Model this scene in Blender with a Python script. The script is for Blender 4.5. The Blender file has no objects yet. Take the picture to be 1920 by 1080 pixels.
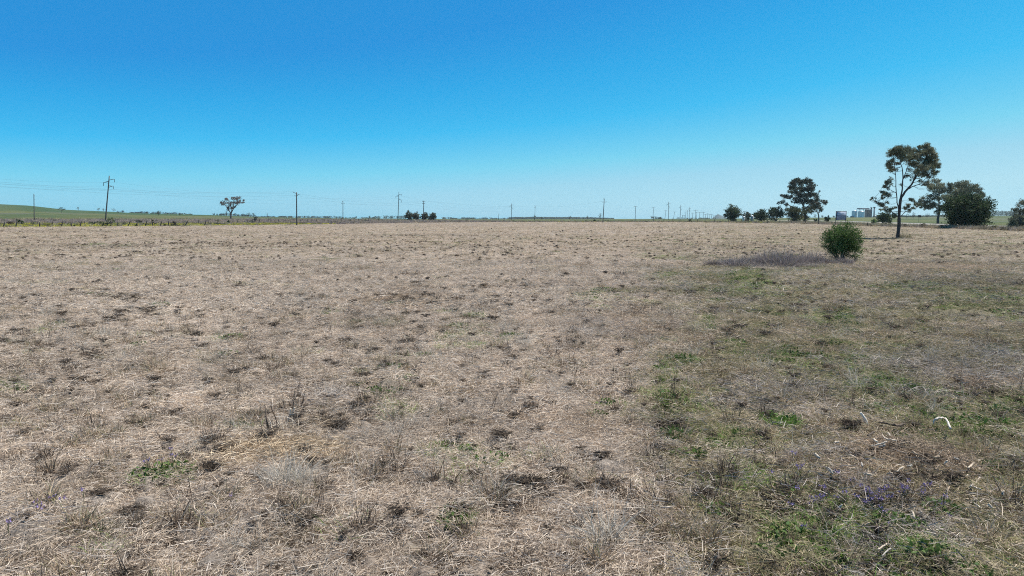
import bpy, math, random
import numpy as np
from mathutils import Vector

random.seed(7)
RNG = np.random.default_rng(11)
S = bpy.context.scene
COL = S.collection
R = math.radians

HAZE = .00006
# ------------------------------------------------------------------ camera
CAM_H = 2.6
F = 1280.0                       # focal length in photo pixels (1920 wide)
HOR = 411.0                      # row of the true horizon in the photo
PITCH = math.atan((540 - HOR) / F)
cp, sp = math.cos(PITCH), math.sin(PITCH)
cd = bpy.data.cameras.new("camera")
cam = bpy.data.objects.new("camera", cd)
COL.objects.link(cam)
cam.location = (0, 0, CAM_H)
cam.rotation_euler = (math.pi / 2 - PITCH, 0, 0)
cd.sensor_width = 36
cd.lens = 36 * F / 1920
cd.clip_start = 0.1
cd.clip_end = 60000
S.camera = cam


def ray(px, py):
    a, b = (px - 960) / F, (540 - py) / F
    return np.array([a, cp + b * sp, -sp + b * cp])


def P(px, py, D):
    d = ray(px, py)
    t = D / d[1]
    return np.array([d[0] * t, D, CAM_H + d[2] * t])


def XD(px, D):
    return P(px, HOR, D)[0]


def to_px(x, y, z):
    """world to photo pixel (arrays), used only to lay out where patches lie on the ground"""
    yy = np.maximum(y * cp - (z - CAM_H) * sp, 0.05)
    up = y * sp + (z - CAM_H) * cp
    return 960 + F * x / yy, 540 - F * up / yy


# ------------------------------------------------------------------ noise
def _hash(ix, iy, seed):
    h = (ix.astype(np.int64) * 374761393 + iy.astype(np.int64) * 668265263 + seed * 1442695041) & 0xFFFFFFFF
    h = ((h ^ (h >> 13)) * 1274126177) & 0xFFFFFFFF
    h = h ^ (h >> 16)
    return (h & 0xFFFF) / 65535.0


def vnoise(x, y, seed=0):
    ix, iy = np.floor(x), np.floor(y)
    fx, fy = x - ix, y - iy
    fx, fy = fx * fx * (3 - 2 * fx), fy * fy * (3 - 2 * fy)
    a, b = _hash(ix, iy, seed), _hash(ix + 1, iy, seed)
    c, d = _hash(ix, iy + 1, seed), _hash(ix + 1, iy + 1, seed)
    return (a * (1 - fx) + b * fx) * (1 - fy) + (c * (1 - fx) + d * fx) * fy


def fbm(x, y, seed=0, o=3):
    r, a, t = 0, 1.0, 0
    for k in range(o):
        r = r + a * vnoise(x * 2 ** k + 17.3 * k, y * 2 ** k - 9.1 * k, seed + k)
        t += a
        a *= .5
    return r / t


def sstep(x, a, b):
    t = np.clip((x - a) / (b - a), 0, 1)
    return t * t * (3 - 2 * t)


# ------------------------------------------------------------------ terrain
CREST_PX = [-900, -300, 0, 60, 130, 200, 260, 320, 400, 500, 640, 960, 1350, 1480, 1640, 1920, 2300, 3200]
CREST_V = [40, 36, 29, 26, 18, 15, 11.5, 10, 8, 4, 1.5, 0, 1, 3, 4, 7, 9, 9]
RISE_PX = [-900, 0, 320, 640, 960, 1280, 1500, 1640, 1920, 3200]
RISE_V = [3.2, 3.1, 2.7, 2.1, 1.0, 1.0, 1.2, 0.6, 0.4, 0.4]


def base_z(x, y):
    yy = np.maximum(y, 20.0)
    px = 960 + F * x / yy
    rise = np.interp(px, RISE_PX, RISE_V) * sstep(y, 215, 420)
    crest = CAM_H + np.interp(px, CREST_PX, CREST_V) * 1700 / F
    return rise + (crest - np.interp(px, RISE_PX, RISE_V)) * sstep(y, 430, 1900) ** .8


def ground_z(x, y):
    x, y = np.asarray(x, float), np.asarray(y, float)
    d = np.hypot(x, y)
    near = 1 - sstep(d, 22, 60)
    mid = 1 - sstep(d, 120, 260)
    z = base_z(x, y)
    z = z + (fbm(x * .22, y * .22, 3, 2) - .5) * .16 * mid
    z = z + (fbm(x * 1.3, y * 1.3, 5, 3) - .5) * .11 * near
    cl = fbm(x * 4.5, y * 4.5, 8, 3)
    z = z + (sstep(cl, .3, .72) - .5) * .13 * near
    return z


def gz(x, y):
    return float(ground_z(np.array([x]), np.array([y]))[0])


def G_at(px, py):
    """where the photo's ground pixel lies in the world"""
    d = ray(px, py)
    lo, hi = 2.0, 9000.0
    t = 2.0
    while t < 9000:
        p = d * t
        if CAM_H + p[2] <= gz(p[0], p[1]):
            break
        lo = t
        t *= 1.03
    hi = t
    for _ in range(24):
        m = (lo + hi) / 2
        p = d * m
        if CAM_H + p[2] <= gz(p[0], p[1]):
            hi = m
        else:
            lo = m
    p = d * hi
    return np.array([p[0], p[1], CAM_H + p[2]])


# edge of the mown paddock, as (photo column, distance)
EDGE_PX = [-1500, -300, 0, 330, 640, 800, 960, 1130, 1280, 1420, 1560, 1700, 1760, 1900, 2100, 3500]
EDGE_D = [190, 205, 222, 245, 285, 330, 385, 395, 385, 330, 290, 215, 188, 148, 120, 60]


def edge_out(x, y):
    """metres beyond the mown edge (negative inside)"""
    px = 960 + F * x / np.maximum(y, 5.0)
    return y - np.interp(px, EDGE_PX, EDGE_D) * (1 + .02 * (vnoise(px / 22, px * 0, 31) - .5))


# patches on the ground: (px, py, rx, ry, strength)
GREEN = [(1400, 525, 50, 28, .8), (1420, 611, 34, 12, 1.1), (1330, 607, 40, 16, .6), (1560, 597, 60, 22, .9), (1700, 540, 70, 14, .7),
         (1860, 575, 110, 24, .6), (1905, 600, 25, 9, .9), (958, 632, 22, 9, 1.1), (890, 596, 20, 7, .9), (730, 603, 18, 7, .8),
         (440, 797, 30, 11, 1.2), (418, 632, 32, 8, .8), (55, 728, 75, 11, .6), (700, 715, 70, 30, .35), (1250, 730, 26, 80, .85),
         (1290, 675, 20, 10, 1.), (1370, 830, 75, 22, .9), (1465, 790, 28, 14, 1.1), (1645, 715, 50, 14, .8), (1560, 975, 190, 42, .8),
         (1430, 920, 140, 60, .45), (1340, 900, 40, 20, .6), (740, 770, 60, 24, .4), (1720, 1032, 50, 25, .7), (855, 968, 28, 15, .8),
         (800, 1030, 36, 14, .6), (345, 890, 80, 14, .6), (205, 995, 26, 24, .6), (1255, 525, 50, 16, .5), (1810, 790, 60, 20, .5),
         (1850, 905, 60, 30, .5), (870, 630, 60, 24, .45), (1040, 690, 60, 16, .25), (110, 975, 70, 18, .35), (1150, 770, 60, 18, .5),
         (880, 850, 90, 20, .35), (1240, 480, 60, 9, .3), (1480, 500, 60, 14, .2), (1130, 560, 60, 20, .3), (1640, 640, 120, 40, .35),
         (1000, 905, 60, 12, .45), (1340, 540, 90, 40, .25), (1290, 800, 60, 90, .35), (1520, 1040, 90, 30, .3), (200, 460, 60, 4, .3)]
GREY = [(1690, 1015, 150, 55, 1.), (1440, 745, 90, 40, .5), (1700, 720, 170, 60, .5), (1500, 880, 120, 50, .4), (615, 745, 40, 18, .9),
        (1150, 620, 90, 25, .3), (60, 985, 70, 25, .6), (1450, 495, 110, 9, .8), (1860, 700, 90, 50, .5)]
BROWN = [(1690, 855, 130, 62, 1.), (1750, 505, 180, 10, .5), (1200, 610, 60, 50, .3), (1460, 640, 200, 40, .25),
         (1060, 800, 160, 30, .3), (1830, 740, 80, 40, .6), (760, 560, 120, 25, .2)]
GOLD = [(520, 846, 110, 30, 1.1), (455, 868, 70, 16, .8), (600, 800, 60, 16, .6)]
DARK = [(150, 434, 380, 3.2, .8), (180, 462, 150, 5, .6), (420, 437, 160, 3, .5), (830, 441, 170, 3, .4), (1840, 735, 70, 30, .5),
        (90, 640, 120, 14, .25), (1230, 795, 40, 12, .5), (1410, 925, 90, 60, .35)]


def blobs(px, py, lst, wob):
    r = np.zeros_like(px)
    for (a, b, rx, ry, s) in lst:
        q = ((px - a) / rx) ** 2 + ((py - b) / ry) ** 2
        r = np.maximum(r, s * np.clip(1.45 - q * (.75 + .9 * wob), 0, 1))
    return r


def masks(x, y, z=None):
    if z is None:
        z = ground_z(x, y)
    px, py = to_px(x, y, z)
    wob = fbm(x * .9, y * .9, 41, 3)
    wob = wob + .0
    g = blobs(px, py, GREEN, wob)
    gr = blobs(px, py, GREY, wob)
    br = blobs(px, py, BROWN, wob)
    dk = blobs(px, py, DARK, wob)
    gd = blobs(px, py, GOLD, wob)
    # the right-hand side of the paddock is greener and darker, with ragged limits
    e = px + 260 * (fbm(x * .25, y * .25, 51, 3) - .5)
    right = sstep(e, 1130, 1420) * (sstep(py, 455, 560) * .65 + .35)
    gn = fbm(x * .55, y * .55, 61, 3)
    g = np.clip(g + right * sstep(gn, .42, .68) * .42 + sstep(gn, .60, .78) * .22, 0, 1)
    return px, py, g * (1 - .8 * np.clip(gd, 0, 1)), gr, br, dk, right, gd


# ------------------------------------------------------------------ geometry builder
class Geo:
    def __init__(self):
        self.v, self.f, self.c, self.n = [], [], [], 0

    def add(self, verts, quads, col):
        verts = np.asarray(verts, float).reshape(-1, 3)
        quads = np.asarray(quads, int).reshape(-1, 4)
        col = np.asarray(col, float)
        if col.ndim == 1:
            col = np.tile(col, (len(verts), 1))
        self.v.append(verts)
        self.f.append(quads + self.n)
        self.c.append(col)
        self.n += len(verts)

    def tube(self, path, rad, col, sides=6, jit=0.0):
        path = np.asarray(path, float)
        n = len(path)
        rad = np.interp(np.linspace(0, 1, n), np.linspace(0, 1, len(rad)), rad) if np.ndim(rad) else np.full(n, rad)
        t = np.gradient(path, axis=0)
        t /= np.maximum(np.linalg.norm(t, axis=1, keepdims=True), 1e-9)
        ref = np.array([0, 1, 0.]) if abs(t[0][1]) < .8 else np.array([1., 0, 0])
        a = np.cross(t, ref)
        a /= np.maximum(np.linalg.norm(a, axis=1, keepdims=True), 1e-9)
        b = np.cross(t, a)
        ang = np.arange(sides) * 2 * math.pi / sides
        ring = a[:, None, :] * np.cos(ang)[None, :, None] + b[:, None, :] * np.sin(ang)[None, :, None]
        rr = rad[:, None, None] * (1 + jit * (RNG.random((n, sides, 1)) - .5))
        v = (path[:, None, :] + ring * rr).reshape(-1, 3)
        q = []
        for i in range(n - 1):
            for k in range(sides):
                k2 = (k + 1) % sides
                q.append((i * sides + k, i * sides + k2, (i + 1) * sides + k2, (i + 1) * sides + k))
        v = np.vstack([v, path[0], path[-1]])
        m = n * sides
        for k in range(0, sides, 2):
            k1, k2 = (k + 1) % sides, (k + 2) % sides
            q.append((m, k2, k1, k))
            e = (n - 1) * sides
            q.append((m + 1, e + k, e + k1, e + k2))
        self.add(v, q, col)

    def box(self, lo, hi, col):
        x0, y0, z0 = lo
        x1, y1, z1 = hi
        v = [(x0, y0, z0), (x1, y0, z0), (x1, y1, z0), (x0, y1, z0), (x0, y0, z1), (x1, y0, z1), (x1, y1, z1), (x0, y1, z1)]
        self.add(v, [(0, 3, 2, 1), (4, 5, 6, 7), (0, 1, 5, 4), (1, 2, 6, 5), (2, 3, 7, 6), (3, 0, 4, 7)], col)

    def leaves(self, pts, size, col, var=.35, aspect=.45, droop=.0, tint=None):
        pts = np.asarray(pts, float)
        n = len(pts)
        if n == 0:
            return
        d = RNG.normal(size=(n, 3))
        d[:, 2] -= droop * 2
        d /= np.linalg.norm(d, axis=1, keepdims=True)
        o = np.cross(d, RNG.normal(size=(n, 3)))
        o /= np.maximum(np.linalg.norm(o, axis=1, keepdims=True), 1e-9)
        L = size * (.6 + .8 * RNG.random((n, 1)))
        W = L * aspect * (.7 + .6 * RNG.random((n, 1)))
        nrm = np.cross(d, o)
        v = np.stack([pts - d * L * .5, pts + o * W * .5 + nrm * L * .06, pts + d * L * .5, pts - o * W * .5 + nrm * L * .06], axis=1).reshape(-1, 3)
        q = np.arange(n * 4).reshape(-1, 4)
        c = np.tile(np.asarray(col, float), (n, 1)) * (1 + var * (RNG.random((n, 1)) * 2 - 1))
        if tint is not None:
            c = c * (1 - tint[:, None]) + np.array(tint_col)[None] * tint[:, None]
        c = c * (1 + .12 * (RNG.random((n, 3)) - .5))
        self.add(v, q, np.repeat(np.clip(c, 0, 1), 4, axis=0))

    def blades(self, base, d, length, width, col, bend=.3, segs=2, side=None):
        """n narrow ribbons: base (n,3), direction (n,3), length (n,), width (n,), col (n,3)"""
        n = len(base)
        d = d / np.maximum(np.linalg.norm(d, axis=1, keepdims=True), 1e-9)
        if side is None:
            s = np.cross(d, RNG.normal(size=(n, 3)))
        else:
            s = side
        s = s / np.maximum(np.linalg.norm(s, axis=1, keepdims=True), 1e-9)
        bd = RNG.normal(size=(n, 3)) * bend
        bd[:, 2] -= bend * .8
        rows = []
        for k in range(segs + 1):
            t = k / segs
            p = base + d * (length * t)[:, None] + bd * (length * t * t)[:, None]
            w = (width * (1 - .75 * t * t) * .5)[:, None]
            rows += [p - s * w, p + s * w]
        v = np.stack(rows, axis=1)          # n, 2*(segs+1), 3
        m = 2 * (segs + 1)
        q = []
        for k in range(segs):
            q.append(np.array([2 * k, 2 * k + 1, 2 * k + 3, 2 * k + 2]))
        q = np.array(q)
        faces = (np.arange(n)[:, None, None] * m + q[None]).reshape(-1, 4)
        self.add(v.reshape(-1, 3), faces, np.repeat(col, m, axis=0))

    def mesh(self, name, mat, smooth=False):
        me = bpy.data.meshes.new(name)
        v, f, c = np.vstack(self.v), np.vstack(self.f), np.vstack(self.c)
        me.vertices.add(len(v))
        me.vertices.foreach_set("co", v.astype(np.float32).ravel())
        me.loops.add(len(f) * 4)
        me.loops.foreach_set("vertex_index", f.astype(np.int32).ravel())
        me.polygons.add(len(f))
        me.polygons.foreach_set("loop_start", np.arange(0, len(f) * 4, 4, dtype=np.int32))
        me.polygons.foreach_set("loop_total", np.full(len(f), 4, dtype=np.int32))
        if smooth:
            me.polygons.foreach_set("use_smooth", np.ones(len(f), dtype=bool))
        a = me.attributes.new("col", 'FLOAT_COLOR', 'POINT')
        a.data.foreach_set("color", np.hstack([c, np.ones((len(c), 1))]).astype(np.float32).ravel())
        me.update(calc_edges=True)
        me.materials.append(mat)
        return me

    def build(self, name, mat, parent=None, smooth=False, loc=None):
        o = bpy.data.objects.new(name, self.mesh(name, mat, smooth))
        COL.objects.link(o)
        if loc is not None:
            o.location = loc
        if parent is not None:
            o.parent = parent
        return o


def tag(o, label, cat, group=None, kind=None):
    o["label"] = label
    o["category"] = cat
    if group:
        o["group"] = group
    if kind:
        o["kind"] = kind
    return o


def thing(name, label, cat, loc, group=None, rz=0.0):
    o = bpy.data.objects.new(name, None)
    o.empty_display_size = .3
    COL.objects.link(o)
    o.location = [float(k) for k in loc]
    o.rotation_euler = (0, 0, rz)
    return tag(o, label, cat, group)


# ------------------------------------------------------------------ materials
def new_mat(name):
    m = bpy.data.materials.new(name)
    m.use_nodes = True
    nt = m.node_tree
    for n in list(nt.nodes):
        nt.nodes.remove(n)
    out = nt.nodes.new("ShaderNodeOutputMaterial")
    return m, nt, out


def N(nt, kind, **kw):
    n = nt.nodes.new(kind)
    for k, v in kw.items():
        if k.startswith("i_"):
            n.inputs[k[2:].replace("_", " ")].default_value = v
        else:
            setattr(n, k, v)
    return n


def noise_node(nt, scale, detail=3, rough=.55, vec=None):
    n = N(nt, "ShaderNodeTexNoise")
    n.inputs["Scale"].default_value = scale
    n.inputs["Detail"].default_value = detail
    n.inputs["Roughness"].default_value = rough
    if vec is not None:
        nt.links.new(vec, n.inputs["Vector"])
    return n


def maprange(nt, src, a, b, c, d):
    m = N(nt, "ShaderNodeMapRange")
    m.inputs["From Min"].default_value = a
    m.inputs["From Max"].default_value = b
    m.inputs["To Min"].default_value = c
    m.inputs["To Max"].default_value = d
    nt.links.new(src, m.inputs["Value"])
    return m.outputs["Result"]


def mul_col(nt, col, fac):
    m = N(nt, "ShaderNodeVectorMath", operation='SCALE')
    nt.links.new(col, m.inputs[0])
    nt.links.new(fac, m.inputs["Scale"])
    return m.outputs["Vector"]


def foliage_mat(name, translucent=.3, nscale=.8, lo=.75, hi=1.25, rough=.6, gloss=.0):
    """colour from the mesh, varied by a noise that stays put in the world; some light passes through"""
    m, nt, out = new_mat(name)
    at = N(nt, "ShaderNodeAttribute", attribute_name="col")
    geo = N(nt, "ShaderNodeNewGeometry")
    nz = noise_node(nt, nscale, 3, .6, geo.outputs["Position"])
    c = mul_col(nt, at.outputs["Color"], maprange(nt, nz.outputs["Fac"], .3, .7, lo, hi))
    nb = noise_node(nt, .13, 3, .6, geo.outputs["Position"])
    c = mul_col(nt, c, maprange(nt, nb.outputs["Fac"], .32, .68, .86, 1.12))
    d = N(nt, "ShaderNodeBsdfPrincipled")
    nt.links.new(c, d.inputs["Base Color"])
    d.inputs["Roughness"].default_value = rough
    d.inputs["Specular IOR Level"].default_value = .25 + gloss
    if translucent > 0:
        t = N(nt, "ShaderNodeBsdfTranslucent")
        nt.links.new(c, t.inputs["Color"])
        mx = N(nt, "ShaderNodeMixShader")
        mx.inputs[0].default_value = translucent
        nt.links.new(d.outputs[0], mx.inputs[1])
        nt.links.new(t.outputs[0], mx.inputs[2])
        nt.links.new(mx.outputs[0], out.inputs["Surface"])
    else:
        nt.links.new(d.outputs[0], out.inputs["Surface"])
    return m


def solid_mat(name, nscale=4, lo=.75, hi=1.2, rough=.7, bump=0.2, stretch=(1, 1, 1), metallic=0):
    m, nt, out = new_mat(name)
    at = N(nt, "ShaderNodeAttribute", attribute_name="col")
    tc = N(nt, "ShaderNodeTexCoord")
    mp = N(nt, "ShaderNodeMapping")
    mp.inputs["Scale"].default_value = stretch
    nt.links.new(tc.outputs["Object"], mp.inputs["Vector"])
    nz = noise_node(nt, nscale, 5, .65, mp.outputs["Vector"])
    c = mul_col(nt, at.outputs["Color"], maprange(nt, nz.outputs["Fac"], .3, .7, lo, hi))
    d = N(nt, "ShaderNodeBsdfPrincipled")
    nt.links.new(c, d.inputs["Base Color"])
    d.inputs["Roughness"].default_value = rough
    d.inputs["Metallic"].default_value = metallic
    if bump:
        b = N(nt, "ShaderNodeBump")
        b.inputs["Strength"].default_value = bump
        b.inputs["Distance"].default_value = .02
        nt.links.new(nz.outputs["Fac"], b.inputs["Height"])
        nt.links.new(b.outputs["Normal"], d.inputs["Normal"])
    nt.links.new(d.outputs[0], out.inputs["Surface"])
    return m


M_LEAF = foliage_mat("leaf", .32, .9, .72, 1.28, .7, -.1)
M_STRAW = foliage_mat("straw", .22, .9, .80, 1.18, .75)
M_BARK = solid_mat("bark", 3, .7, 1.25, .85, .5, (1, 1, .25))
M_WOOD = solid_mat("weathered_timber", 5, .75, 1.2, .8, .3, (1, 1, .1))
M_STICK = solid_mat("dead_wood", 25, .7, 1.2, .8, .4, (1, 1, .4))
M_METAL = solid_mat("galvanised_metal", .6, .85, 1.1, .45, 0, (1, 1, .2), .35)
M_PAINT = solid_mat("paint", 2, .9, 1.08, .5, 0)
M_CONC = solid_mat("concrete", .5, .82, 1.12, .9, 0, (1, 1, .3))
M_STONE = solid_mat("stone", 30, .75, 1.2, .85, .4)

# ------------------------------------------------------------------ ground
def ground_colour(x, y, z):
    px, py, g, gr, br, dk, right, gd = masks(x, y, z)
    n = len(x)
    eo = edge_out(x, y)
    big = fbm(x * .035, y * .035, 71, 4)
    med = fbm(x * .28, y * .28, 81, 4)
    C = lambda r, g_, b: np.array([r, g_, b])[None]
    mix = lambda a, b, t: a * (1 - t[:, None]) + b * t[:, None]
    c = np.tile(C(.335, .28, .23), (n, 1))
    c = mix(c, C(.31, .275, .245), sstep(med, .35, .7) * .7)          # greyer thatch
    c = mix(c, C(.35, .285, .215), sstep(big, .45, .7) * .6)            # yellower straw
    c = mix(c, C(.235, .205, .145), right * .72)
    c = mix(c, C(.27, .245, .22), np.clip(gr, 0, 1) * .7)
    c = mix(c, C(.30, .235, .175), np.clip(br, 0, 1) * .75)
    c = mix(c, C(.34, .265, .185), np.clip(gd, 0, 1) * .7)
    c = mix(c, C(.15, .165, .08), np.clip(g, 0, 1) * .45)
    c = c * (1 - .38 * np.clip(dk, 0, 1))[:, None]
    # country beyond the mown edge
    d = np.hypot(x, y)
    strip = fbm(px / 60, d / 60, 91, 3)
    weeds = mix(np.tile(C(.20, .175, .17), (n, 1)), C(.25, .22, .18), sstep(strip, .4, .65))
    green = mix(np.tile(C(.072, .098, .040), (n, 1)), C(.125, .135, .055), sstep(fbm(px / 90, d / 140, 93, 3), .38, .66))
    green = mix(green, C(.12, .125, .095), sstep(fbm(px / 120 + 9, d / 110, 95, 3), .55, .72) * .7)
    hillg = mix(np.tile(C(.050, .088, .036), (n, 1)), C(.075, .105, .045), sstep(fbm(px / 70, d / 260, 97, 3), .42, .66))
    # width of the grey weed belt differs along the boundary
    belt = np.interp(px, [-600, 0, 640, 940, 1000, 1380, 1500, 1650, 1760, 2400], [150, 150, 170, 140, 12, 10, 60, 40, 12, 10])
    belt0 = np.interp(px, [-600, 0, 480, 640, 1000, 3000], [66, 62, 32, 0, 0, 0])
    o = mix(green, weeds, 1 - sstep(eo, belt * .85, belt * 1.1))
    o = mix(o, np.tile(C(.27, .26, .08), (n, 1)), (1 - sstep(eo, belt0 * .8, belt0 + .01)) * sstep(strip, .35, .6))
    o = mix(o, hillg, sstep(d, 900, 1250) * (1 - sstep(px, 300, 620)))
    o = mix(o, np.tile(C(.09, .10, .06), (n, 1)), sstep(d, 1500, 2600) * sstep(px, 560, 700) * .8)
    c = c * .74
    c = mix(c, o, sstep(eo, -1.5, 1.5))
    return c


ys = np.concatenate([[-400, -200, -100, -50, -25, -12, -6, -3, -1, 0, .7, 1.3, 1.9], 2.5 * np.exp(np.arange(0, 1027) * .008)])
us = np.concatenate([np.linspace(-3, -1.45, 12)[:-1], np.linspace(-1.45, 1.45, 594), np.linspace(1.45, 3, 12)[1:]])
wy = np.hypot(ys, 4) + 2
GX = (us[None, :] * wy[:, None])
GY = np.repeat(ys[:, None], len(us), 1)
gx, gy = GX.ravel(), GY.ravel()
gzv = ground_z(gx, gy)
ny, nx = GX.shape
idx = np.arange(ny * nx).reshape(ny, nx)
quads = np.stack([idx[:-1, :-1], idx[:-1, 1:], idx[1:, 1:], idx[1:, :-1]], -1).reshape(-1, 4)

m, nt, out = new_mat("dry_paddock")
at = N(nt, "ShaderNodeAttribute", attribute_name="col")
geo = N(nt, "ShaderNodeNewGeometry")
pos = geo.outputs["Position"]
n1 = noise_node(nt, 45, 4, .7, pos)
n2 = noise_node(nt, 7, 5, .7, pos)
n3 = noise_node(nt, 1.1, 5, .7, pos)
n4 = noise_node(nt, .22, 4, .65, pos)
c = mul_col(nt, at.outputs["Color"], maprange(nt, n1.outputs["Fac"], .3, .7, .65, 1.3))
c = mul_col(nt, c, maprange(nt, n2.outputs["Fac"], .28, .72, .55, 1.4))
c = mul_col(nt, c, maprange(nt, n3.outputs["Fac"], .28, .72, .68, 1.30))
c = mul_col(nt, c, maprange(nt, n4.outputs["Fac"], .3, .7, .85, 1.14))
bs = N(nt, "ShaderNodeBsdfPrincipled")
bs.inputs["Roughness"].default_value = .95
bs.inputs["Specular IOR Level"].default_value = .1
nt.links.new(c, bs.inputs["Base Color"])
bp = N(nt, "ShaderNodeBump")
bp.inputs["Strength"].default_value = .9
bp.inputs["Distance"].default_value = .04
nt.links.new(n2.outputs["Fac"], bp.inputs["Height"])
nt.links.new(bp.outputs["Normal"], bs.inputs["Normal"])
nt.links.new(bs.outputs[0], out.inputs["Surface"])
M_GROUND = m
g = Geo()
g.add(np.stack([gx, gy, gzv], 1), quads, ground_colour(gx, gy, gzv))
ground = g.build("ground", M_GROUND, smooth=True)
ground["kind"] = "structure"

# ------------------------------------------------------------------ grass prototypes (never linked to the scene)
def proto_set(name, makers, mat):
    c = bpy.data.collections.new(name)
    for i, mk in enumerate(makers):
        o = bpy.data.objects.new("%s_%02d" % (name, i), mk().mesh(name, mat))
        c.objects.link(o)
    return c


def palette(n, cols, w):
    cols = np.array(cols)
    k = RNG.choice(len(cols), n, p=np.array(w) / sum(w))
    return cols[k] * (1 + .3 * (RNG.random((n, 1)) - .5))


STRAW_C = [(.73, .625, .51), (.62, .51, .40), (.57, .51, .46), (.38, .295, .225), (.78, .70, .61), (.17, .125, .095)]
STRAW_W = [3, 3.4, 2.2, 1.6, 1.2, .7]


def straw_mat_mk(n=115, rad=.32, cols=STRAW_C, w=STRAW_W, lmin=.035, lmax=.17, wid=.0041, lift=.05, bias=1.0):
    def mk():
        g = Geo()
        r = rad * np.sqrt(RNG.random(n))
        a = RNG.random(n) * 2 * math.pi
        base = np.stack([r * np.cos(a), r * np.sin(a), .002 + lift * RNG.random(n) ** 1.6], 1)
        th = RNG.normal(size=n) * bias + math.pi * (RNG.random(n) < .5)
        el = RNG.normal(size=n) * .22 + .06
        d = np.stack([np.cos(th) * np.cos(el), np.sin(th) * np.cos(el), np.sin(el)], 1)
        L = lmin + (lmax - lmin) * RNG.random(n) ** 1.7
        g.blades(base, d, L, wid * (.6 + .8 * RNG.random(n)), palette(n, cols, w), .12, 2)
        return g
    return mk


def tuft_mk(n, rad, hmin, hmax, cols, w, wid=.004, spread=.5, bend=.35, segs=2):
    def mk():
        g = Geo()
        r = rad * np.sqrt(RNG.random(n))
        a = RNG.random(n) * 2 * math.pi
        base = np.stack([r * np.cos(a), r * np.sin(a), np.full(n, -.01)], 1)
        d = np.stack([np.cos(a) * spread * RNG.random(n) + RNG.normal(size=n) * .15,
                      np.sin(a) * spread * RNG.random(n) + RNG.normal(size=n) * .15, np.ones(n)], 1)
        L = hmin + (hmax - hmin) * RNG.random(n)
        g.blades(base, d, L, wid * (.6 + .8 * RNG.random(n)), palette(n, cols, w), bend, segs)
        return g
    return mk


def rosette_mk(n, rad, h, size, cols):
    def mk():
        g = Geo()
        r = rad * np.sqrt(RNG.random(n))
        a = RNG.random(n) * 2 * math.pi
        pts = np.stack([r * np.cos(a), r * np.sin(a), h * RNG.random(n) * (1 - .6 * r / rad)], 1)
        for c_ in cols:
            k = RNG.random(n) < 1 / len(cols) * 1.3
            g.leaves(pts[k], size, c_, .3, .5)
        return g
    return mk


GREEN_C = [(.17, .31, .055), (.23, .37, .075), (.125, .235, .05), (.32, .34, .13), (.52, .44, .29)]
GREEN_W = [2.6, 3, 1.8, 1.8, 1.6]
DARK_C = [(.085, .062, .048), (.13, .095, .07), (.20, .15, .11), (.34, .27, .2)]
SILV_C = [(.64, .59, .52), (.54, .50, .45), (.72, .65, .54), (.36, .34, .28)]
TWIG_C = [(.34, .30, .275), (.22, .19, .175), (.46, .41, .38), (.56, .50, .44)]
OLIVE_C = [(.42, .355, .22), (.30, .275, .15), (.56, .47, .33), (.20, .19, .095), (.17, .13, .09)]
PURP_C = [(.24, .205, .215), (.31, .27, .275), (.13, .112, .115), (.42, .37, .36), (.24, .22, .14)]
BRN_C = [(.50, .395, .29), (.37, .285, .21), (.63, .51, .38), (.17, .13, .10), (.72, .60, .47)]

KINDS = {}
mk_list = []


def reg(kind, mks):
    KINDS[kind] = (len(mk_list), len(mks))
    mk_list.extend(mks)


reg("straw", [straw_mat_mk() for _ in range(6)])
reg("olive", [straw_mat_mk(90, .3, OLIVE_C, [2, 2.4, 1.6, 1.3, 1], .05, .2, .0042, .06, 1.4) for _ in range(4)])
reg("brown", [straw_mat_mk(90, .3, BRN_C, [3, 3, 2, 1.6, .8], .05, .24, .0050, .06, 1.4) for _ in range(3)])
GOLD_C = [(.66, .535, .38), (.54, .425, .295), (.76, .65, .49), (.36, .265, .18), (.17, .125, .085)]
reg("gold", [straw_mat_mk(120, .3, GOLD_C, [3, 3, 2, 1.4, .7], .05, .22, .0055, .09, 1.6) for _ in range(3)])
reg("stubble", [tuft_mk(60, .12, .04, .13, STRAW_C, STRAW_W, .0038, .8, .3) for _ in range(4)])
reg("green", [tuft_mk(90, .19, .03, .12, GREEN_C, GREEN_W, .0045, .8, .5) for _ in range(4)])
reg("leafy", [rosette_mk(80, .17, .10, .045, [(.10, .17, .04), (.07, .13, .04), (.15, .21, .055)]) for _ in range(3)])
reg("dark", [tuft_mk(130, .13, .05, .16, DARK_C, [3, 3, 2, .8], .009, 1.0, .5) for _ in range(4)])
reg("clump", [tuft_mk(150, .13, .06, .20, [(.62, .49, .35), (.50, .43, .36), (.34, .25, .17), (.30, .29, .15), (.13, .095, .07)], [2, 2, 2, 1.6, 1.2], .007, .8, .45) for _ in range(4)])
reg("silver", [tuft_mk(80, .10, .12, .36, SILV_C, [3, 2, 2, 1], .0034, .9, .5, 3) for _ in range(3)])
reg("twig", [straw_mat_mk(70, .28, TWIG_C, [3, 2, 2, 1.2], .05, .22, .0045, .11, 2.2) for _ in range(3)])


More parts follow.
